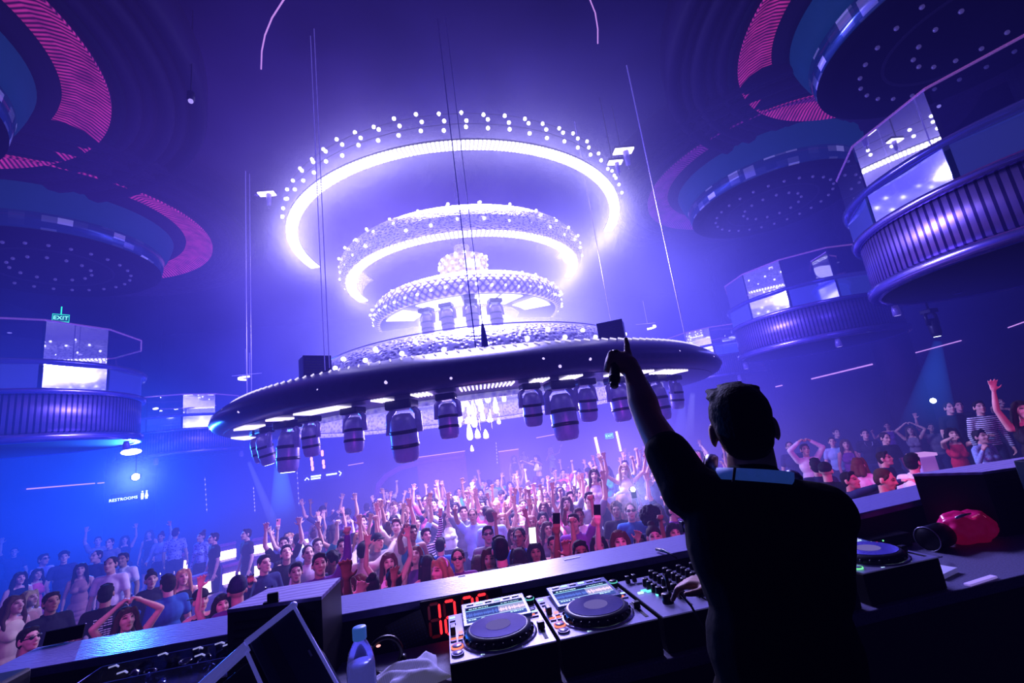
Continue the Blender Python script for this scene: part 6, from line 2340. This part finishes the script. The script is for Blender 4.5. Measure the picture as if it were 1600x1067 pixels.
P6(567, 860, 'dark-haired man seen from behind reaching forward with pale sleeves', 'm', pose='forward', top='long', topc='cream', hair='short', hairc='black', face=PI - .6)
P6(589, 845, 'man in a dark baseball cap looking up, left of the tall raised hands', 'm', pose='down', top='tee', topc='grey', hair='cap', hairc='black', face=.5)
P6(607, 878, 'person with both long arms straight up, tallest hands left of centre', 'f', pose='both_up', top='tank', topc='white', hair='long', hairc='brown', h=1.03)
P6(616, 906, 'big black-haired head close to the ledge with its back turned', 'm', pose='down', top='tee', topc='black', hair='short', hairc='black', face=PI, h=1.0)
P6(545, 917, 'smiling woman whose face shows beside the box loudspeaker', 'f', pose='down', top='tank', topc='black', hair='bob', hairc='brown', face=-.2)
P6(562, 912, 'auburn-haired woman in profile behind the ledge, left of the big black head', 'f', pose='down', top='tank', topc='pink', hair='long', hairc='auburn', face=-1.2)
P6(582, 915, 'dark-haired woman low behind the ledge between auburn hair and black head', 'f', pose='down', top='tank', topc='white', hair='bun', hairc='black', face=PI)
P6(650, 866, 'woman with fair skin looking up, right of the tallest hands', 'f', pose='down', top='tank', topc='purple', hair='long', hairc='auburn', face=-.3, look=.2)
P6(668, 882, 'person with straight dark hair and back turned, left of the headband woman', 'f', pose='down', top='tank', topc='black', hair='long', hairc='black', face=PI)
o, g = P6(690, 890, 'blonde woman in profile with a pale headband near the ledge', 'f', pose='down', top='tank', topc='pink', hair='bob', hairc='blond', face=-.9)
Hm_ = head_frame('f')
MB().tube([Hm_ @ Vector((.082 * cos(a), .02, .05 + .085 * sin(a))) for a in [PI * i / 14 for i in range(15)]], .009, 6).obj('headband', M['sequin'], o, True).color = (.7, .6, .8, 1)
P6(688, 852, 'man with short black hair and blue shirt, back turned, mid crowd', 'm', pose='down', top='tee', topc='blue', hair='short', hairc='black', face=PI - .4)
P6(665, 836, 'person in a black-and-white striped shirt with a raised bent arm', 'f', pose='left_up', top='long', topc='white', hair='short', hairc='dark', topmat='clothstripe', face=.3)
P6(716, 872, 'man with dark glasses pushed up on his forehead, near the ledge', 'm', pose='down', top='tee', topc='purple', hair='fade', hairc='dark', glasses=True, face=-.2, h=1.03)
P6(747, 880, 'woman with long brown hair and back turned, beside the ledge glints', 'f', pose='down', top='tee', topc='purple', hair='long', hairc='brown', face=PI - .3)
P6(767, 872, 'brown-haired woman facing the decks right of the woman with her back turned', 'f', pose='down', top='tank', topc='black', hair='long', hairc='brown', face=-.3)
P6(762, 834, 'man in dark sunglasses with a beard, centre crowd', 'm', pose='down', top='tee', topc='grey', hair='short', hairc='black', glasses=True)
P6(782, 858, 'dark-haired person in a black top behind the brown-haired woman', 'm', pose='down', top='tee', topc='black', hair='short', hairc='black', face=PI)
o, g = P6(812, 838, 'dark-skinned man in denim holding a phone with a lit white screen', 'm', pose='phone_low', top='long', topc='blue', hair='fade', hairc='black', skin=4, face=-.4)
pp = at_d(831, 836, 4.2)
smartphone((pp, Vector((.08, .1, 1)).normalized(), Vector((.1, -1, .1))), 'phone with a bright white screen in front of the man in denim', SCR_W, up=0)
P6(836, 862, 'curly dark-haired woman low behind the ledge under the lit phone', 'f', pose='down', top='tank', topc='black', hair='wavy', hairc='black', skin=2)
P6(811, 872, 'person in a blue denim jacket low at the ledge, back turned', 'f', pose='down', top='long', topc='blue', hair='bob', hairc='dark', face=PI)
o, g = P6(907, 862, 'person raising one long dark arm with a black phone, right of centre', 'm', pose='phone', top='tee', topc='black', hair='short', hairc='black', skin=4, h=1.02)
smartphone(g[0], 'black phone in the highest dark hand right of centre')
P6(864, 850, 'person raising a bent fist beside the long dark arm', 'm', pose='fist_up', top='tank', topc='black', hair='short', hairc='black', skin=2)
P6(935, 852, 'long-haired woman in black, dancing right of the long dark arm', 'f', pose='dance', top='tank', topc='black', hair='long', hairc='black')
o, g = P6(968, 846, 'person filming with a phone whose small screen glows', 'f', pose='phone', top='tank', topc='nude', hair='long', hairc='brown', h=1.02)
smartphone(g[0], 'phone with a small glowing picture right of the long dark arm', SCR_W)
P6(985, 798, 'man in glasses facing the decks with a flash lit behind him', 'm', pose='down', top='tee', topc='blue', hair='fade', hairc='brown', glasses=True)
P6(1018, 812, 'person with a large round afro and back turned, near the DJ', 'm', pose='down', top='tee', topc='navy', hair='afro', hairc='black', face=PI, skin=4)
P6(1000, 848, 'person raising a fist low beside the big afro', 'm', pose='fist_up', top='tee', topc='black', hair='short', hairc='black', skin=4, h=.95)
P6(1022, 838, 'woman peeking over the ledge below the big afro', 'f', pose='down', top='tank', topc='black', hair='bun', hairc='dark')
P6(1052, 832, 'woman with dark hair peeking over the ledge next to the camera box', 'f', pose='down', top='tank', topc='black', hair='long', hairc='black', face=.2)
P6(1050, 796, 'man in profile by the DJ arm in a purple top', 'm', pose='down', top='tee', topc='purple', hair='short', hairc='black', face=1.0)
P6(1040, 775, 'person in a hat behind the big afro with a raised arm', 'm', pose='right_up', top='tee', topc='navy', hair='cap', hairc='navy')
_rp = P6(1045, 718, 'person raised above the crowd pointing across with a bare arm, by the DJ sleeve', 'm', zf=-.55, pose='point', top='tee', topc='pale blue', hair='short', hairc='dark', face=1.2)
riser(_rp[0])
_rp = P6(975, 735, 'person raised above the crowd with both arms up, near the small flash', 'f', zf=-.7, pose='wide_up', top='crop', topc='white', hair='long', hairc='blond')
riser(_rp[0])
_rp = P6(928, 742, 'slim person with one arm straight up under the pink light bars', 'f', zf=-.7, pose='left_up', top='tank', topc='white', hair='long', hairc='brown')
riser(_rp[0])
P6(700, 808, 'person with both hands spread wide above the heads, centre left', 'f', pose='wide_up', top='tank', topc='white', hair='long', hairc='brown')
P6(724, 800, 'person with a fan of raised fingers in the middle of the crowd', 'm', pose='both_up', top='tee', topc='grey', hair='short', hairc='dark')
P6(785, 812, 'person with one arm high waving above the middle of the crowd', 'f', pose='left_up', top='tank', topc='pink', hair='bob', hairc='blond')

# --- dancers on the far platform
PZ = FLOOR + .6
P6(803, 716, 'woman in a dark dress on the far platform, leftmost of four dancers', 'f', zf=PZ, pose='down', top='tank', topc='black', hair='long', hairc='brown', bottom='skirt')
P6(818, 707, 'woman in a white top on the far platform, second of four dancers', 'f', zf=PZ, pose='cup', top='crop', topc='white', hair='long', hairc='dark', bottom='trousers')
P6(839, 716, 'woman in a short white skirt on the far platform, third of four dancers', 'f', zf=PZ, pose='forward', top='crop', topc='white', hair='long', hairc='dark', bottom='skirt', face=-.8)
P6(860, 703, 'woman in a pale blue dress on the far platform, rightmost of four dancers', 'f', zf=PZ, pose='dance', top='strapless', topc='pale blue', hair='long', hairc='blond', bottom='skirt', face=.8, h=1.05)

# --- right side
RP = FLOOR + .7
RT = FLOOR + .25
m = MB().box((5.15, 8.0, FLOOR + .125), (3.68, 8.2, .25), bev=.01)
struct(m.obj('floor_terrace', M['floor']), 'low step on the right side of the dance floor')
P6(1234, 698, 'man with a shaved head in a navy top, just right of the DJ neck', 'm', pose='down', top='tee', topc='navy', hair='fade', hairc='dark', zf=RT)
P6(1257, 702, 'man with an arm over his brow beside the man with the shaved head', 'm', pose='clasp', top='long', topc='white', hair='short', hairc='dark', zf=RT, face=.3)
P6(1320, 694, 'woman with long brown hair in a dark tank top, right of the DJ shoulder', 'f', pose='down', top='tank', topc='purple', hair='long', hairc='brown', zf=RT, face=.2)
o, g = P6(1351, 678, 'bearded man in black with a silver chain necklace', 'm', pose='down', top='tee', topc='black', hair='short', hairc='black', zf=RT, face=.2, h=1.05)
MB().tube([Vector((.075 * sin(a), -.115 - .012 * cos(a), 1.40 - .075 * cos(a) * 1.2 + .02)) for a in [-1.9 + 3.8 * i / 20 for i in range(21)]], .006, 6).obj('necklace', M['silver'], o, True)
P6(1382, 684, 'man in a dark shirt looking down beside the man with the chain', 'm', pose='down', top='tee', topc='black', hair='fade', hairc='dark', zf=RT, look=-.3, face=.6)
P6(1386, 665, 'woman in a strap top behind the man with the chain', 'f', pose='dance', top='tank', topc='purple', hair='bun', hairc='dark', zf=RT)
P6(1341, 726, 'person with auburn hair and a white collar, back turned, close to the DJ shoulder', 'f', pose='down', top='tee', topc='white', hair='bob', hairc='auburn', face=PI - .4, zf=RT)
P6(1380, 716, 'man in dark clothes turned sideways in front of the man with the chain', 'm', pose='down', top='tee', topc='navy', hair='short', hairc='dark', face=1.2, zf=RT)
P6(1379, 748, 'pink-lit man bending his head with a hand near his face, by the right box', 'm', pose='phone_low', top='tee', topc='olive', hair='fade', hairc='brown', face=1.2, zf=RT, look=-.4)
P6(1290, 735, 'person in a dark cap near the DJ shoulder, back turned', 'm', pose='down', top='tee', topc='black', hair='cap', hairc='black', face=PI - .3, zf=RT)
P6(1326, 750, 'person in navy bending forward near the ledge on the right', 'm', pose='forward', top='long', topc='navy', hair='short', hairc='black', face=1.0, zf=RT)
P6(1275, 728, 'person with dark hair and navy top tucked behind the DJ shoulder', 'm', pose='down', top='tee', topc='navy', hair='short', hairc='black', face=PI, zf=RT)
P6(1486, 678, 'woman with big dark hair and a bright red top, right side', 'f', pose='forward', top='tank', topc='red', hair='wavy', hairc='black', zf=RT, face=.4, h=1.07)
P6(1482, 637, 'man with short hair in black on the platform, left of a close pair', 'm', pose='down', top='tee', topc='black', hair='fade', hairc='dark', zf=RP, face=.5)
P6(1497, 634, 'man with dark hair in black on the platform, right of a close pair', 'm', pose='down', top='long', topc='black', hair='short', hairc='black', zf=RP, face=.3, h=1.03)
P6(1529, 636, 'man in an open striped shirt standing on the right platform', 'm', pose='down', top='long', topc='white', hair='short', hairc='black', zf=RP, topmat='clothstripe', face=.4)
P6(1561, 628, 'woman in a black crop top standing on the right platform, arms folded low', 'f', pose='forward', top='crop', topc='black', hair='bun', hairc='dark', zf=RP, bottom='trousers', face=.4)
P6(1596, 640, 'person at the right edge with one bare arm thrown up', 'f', pose='right_up', top='tank', topc='black', hair='long', hairc='dark', zf=RP, face=.3, h=1.1)
P6(1455, 668, 'person waving one arm behind the woman in red', 'm', pose='right_up', top='tee', topc='grey', hair='short', hairc='dark', zf=RT, h=.94)
P6(1530, 682, 'person in a glittering top beside the woman in red', 'f', pose='cup', top='long', topc='pale blue', hair='short', hairc='dark', zf=RT, topmat='sequin', face=.8)
P6(1422, 672, 'person clapping overhead left of the waving arm on the right', 'f', pose='clasp', top='tank', topc='grey', hair='long', hairc='brown', zf=RT)
P6(1425, 722, 'dark-haired person low behind the right box loudspeaker', 'm', pose='down', top='shirt', topc='white', hair='short', hairc='black', zf=RT, face=PI - .5)
P6(1300, 690, 'man in a pale shirt behind the woman in the dark tank top', 'm', pose='down', top='tee', topc='pale blue', hair='short', hairc='dark', zf=RT)
P6(1306, 676, 'tall man in navy at the back right of the DJ', 'm', pose='down', top='tee', topc='navy', hair='short', hairc='dark', zf=RT, face=.5)

# --- the rest of the dance floor, filled row by row
HAIRW = {'short': 'short hair', 'fade': 'cropped hair', 'curly': 'curls', 'cap': 'a cap', 'beanie': 'a beanie', 'long': 'long hair', 'wavy': 'wavy hair', 'bob': 'a bob', 'bun': 'a bun'}
POSEW = {'down': 'arms down', 'both_up': 'both arms up', 'wide_up': 'arms spread overhead', 'right_up': 'one arm up', 'left_up': 'waving', 'fist_up': 'a raised fist', 'point': 'pointing ahead', 'clasp': 'hands joined overhead', 'dance': 'elbows out dancing', 'forward': 'reaching forward', 'cup': 'one hand at chest'}
TOPW = {'tee': 'T-shirt', 'shirt': 'collared shirt', 'long': 'long-sleeved top', 'tank': 'tank top', 'strapless': 'strapless top', 'crop': 'crop top'}


def zone(px):
    for lim, w in ((560, 'above the left loudspeaker'), (690, 'left of the crystals'), (790, 'below the crystals'), (900, 'right of the crystals'), (1010, 'near the flash'), (1130, 'beside the forearm')):
        if px < lim: return w
    return 'far right'


def depthw(y):
    for lim, w in ((5.2, 'front'), (7.0, 'second'), (9.2, 'middle'), (11.5, 'rear')):
        if y < lim: return w
    return 'farthest'


nfill = 0
cand = []
for j in range(19):
    y = 4.1 + j * .60
    for i in range(-12, 20):
        x = i * .60 + (.3 if j % 2 else 0) + crng.uniform(-.13, .13)
        cand.append((x, y + crng.uniform(-.13, .13)))
for (x, y) in cand:
    if nfill >= 165: break
    px, py = pix((x, y, FLOOR + 1.6))
    if not (-20 < px < 1620): continue
    if 1105 < px < 1320 and y < 9: continue
    if abs(px - 990) < 34 and y < FLASH.y + .3 and 730 < py < 830: continue
    if px > 1210 and y < 8.8: continue
    if px < 432: continue
    if x < -3.6 or x > 6.9: continue
    if y > 11.5 and crng.random() < .45: continue
    if x > 4.6 and crng.random() < .35: continue
    if any((x - a) ** 2 + (y - b_) ** 2 < (.44 if y > 5 else .5) ** 2 for a, b_ in PLACED): continue
    for tr_ in range(40):
        sex = crng.choice('mf')
        if sex == 'm':
            hair = crng.choice(['short', 'short', 'fade', 'curly', 'cap', 'short'])
            top = crng.choice(['tee', 'tee', 'shirt', 'tank'] if y < 9 else ['tee', 'shirt'])
        else:
            hair = crng.choice(['long', 'long', 'wavy', 'bob', 'bun'])
            top = crng.choice(['tank', 'tank', 'crop', 'strapless'])
        near_ = y < 5.4
        pose = crng.choice(['down', 'down', 'down', 'dance', 'right_up', 'left_up'] if near_ else ['down', 'both_up', 'wide_up', 'right_up', 'left_up', 'fist_up', 'point', 'dance', 'fist_up', 'down'])
        topc = crng.choice(['black', 'black', 'white', 'grey', 'navy', 'purple', 'pink', 'cream', 'pale blue', 'teal'])
        hairc = crng.choice(['black', 'dark', 'dark', 'brown', 'brown', 'blond'] if sex == 'f' else ['black', 'dark', 'dark', 'brown'])
        hd_ = '%s%s' % ('' if hair in ('cap',) else {'blond': 'blonde ', 'dark': 'dark ', 'black': 'black ', 'brown': 'brown '}[hairc], {'short': 'short-haired', 'fade': 'crop-haired', 'curly': 'curly-haired', 'cap': 'capped', 'long': 'long-haired', 'wavy': 'wavy-haired', 'bob': 'bob-haired', 'bun': 'bun-haired'}[hair])
        lab = '%s %s in %s %s, %s, %s row %s' % (hd_, 'man' if sex == 'm' else 'woman', topc, TOPW[top], POSEW[pose], depthw(y), zone(px))
        if lab not in SEEN_LABELS and len(lab.split()) <= 16: break
    lab = lab.replace('T-shirt', 'tee') if len(lab.split()) > 16 else lab
    person(x, y, RT if 3.35 < x < 6.95 and 3.95 < y < 12.05 else FLOOR, FACE(x, y) + crng.uniform(-.35, .35) + (PI if crng.random() < .22 else 0), lab, sex, pose, top, topc, hair, hairc, crng.randint(0, 5), crng.uniform(.94, 1.06), group='dancers crowding the floor')
    nfill += 1
# the flash in the crowd
t = thing('phone_flash', 'phone with its white flash dazzling among the crowd, left of the afro', 'phone', FLASH)
facing(t, FLASH)
MB().box((0, 0, 0), (.075, .01, .15), bev=.003).obj('body', M['blackp'], t)
MB().ball((0, -.01, .05), (.035, .008, .035), 12, 8).obj('flash', emis('flash_light', (.85, .9, 1.0), 25.0), t, True)
p = on_z(1458, 626, 1.3)
p = at_d(1458, 626, 10.5)
t = thing('phone_flash', 'tiny bluish phone light above the heads on the right platform', 'phone', p)
facing(t, p)
MB().box((0, 0, 0), (.075, .01, .15), bev=.003).obj('body', M['blackp'], t)
MB().ball((0, -.01, .0), (.06, .008, .06), 12, 8).obj('flash', emis('flash_light_small', (.6, .8, 1.0), 8.0), t, True)

# ------------------------------------------------------------------ lamps
def area(loc, target, size, power, col, name='lamp'):
    l = bpy.data.lights.new(name, 'AREA')
    l.shape = 'DISK'
    l.size = size
    l.energy = power
    l.color = col
    o = bpy.data.objects.new(name, l)
    COL.objects.link(o)
    o.location = loc
    o.rotation_euler = (Vector(target) - Vector(loc)).to_track_quat('-Z', 'Y').to_euler()
    return o


def spot(loc, target, power, col, angle, blend=.5, name='lamp', size=.15):
    l = bpy.data.lights.new(name, 'SPOT')
    l.energy = power
    l.color = col
    l.spot_size = radians(angle)
    l.spot_blend = blend
    l.shadow_soft_size = size
    o = bpy.data.objects.new(name, l)
    COL.objects.link(o)
    o.location = loc
    o.rotation_euler = (Vector(target) - Vector(loc)).to_track_quat('-Z', 'Y').to_euler()
    return o


# magenta and violet wash from the front of the booth, aimed down at the faces of the crowd
for k, (x, tx, pw, c) in enumerate(((-3.0, -4.6, 260, (.75, .16, .95)), (-1.2, -1.6, 230, (.92, .13, .85)), (.6, .6, 230, (.95, .12, .75)), (2.2, 2.8, 230, (.92, .13, .85)), (3.8, 5.4, 220, (1.0, .10, .60)), (4.6, 8.6, 260, (1.0, .11, .64)))):
    spot((x, 2.75, 2.05), (tx, 7.6, -.25), pw, c, 54, .35, size=.25)
# lavender light falling from the chandelier
area((1.0, 9.0, 6.3), (.9, 5.5, 0), 3.0, 2200, (.46, .42, 1.0))
area((1.0, 10.2, 2.25), (1.0, 9.4, -1.0), 2.4, 700, (.66, .50, 1.0))
# blue from the left show lamp
spot(LAMP + Vector((.15, -.25, 0)), (-1.0, 2.2, 1.1), 3200, (.03, .20, 1.0), 70, .7, size=.12)
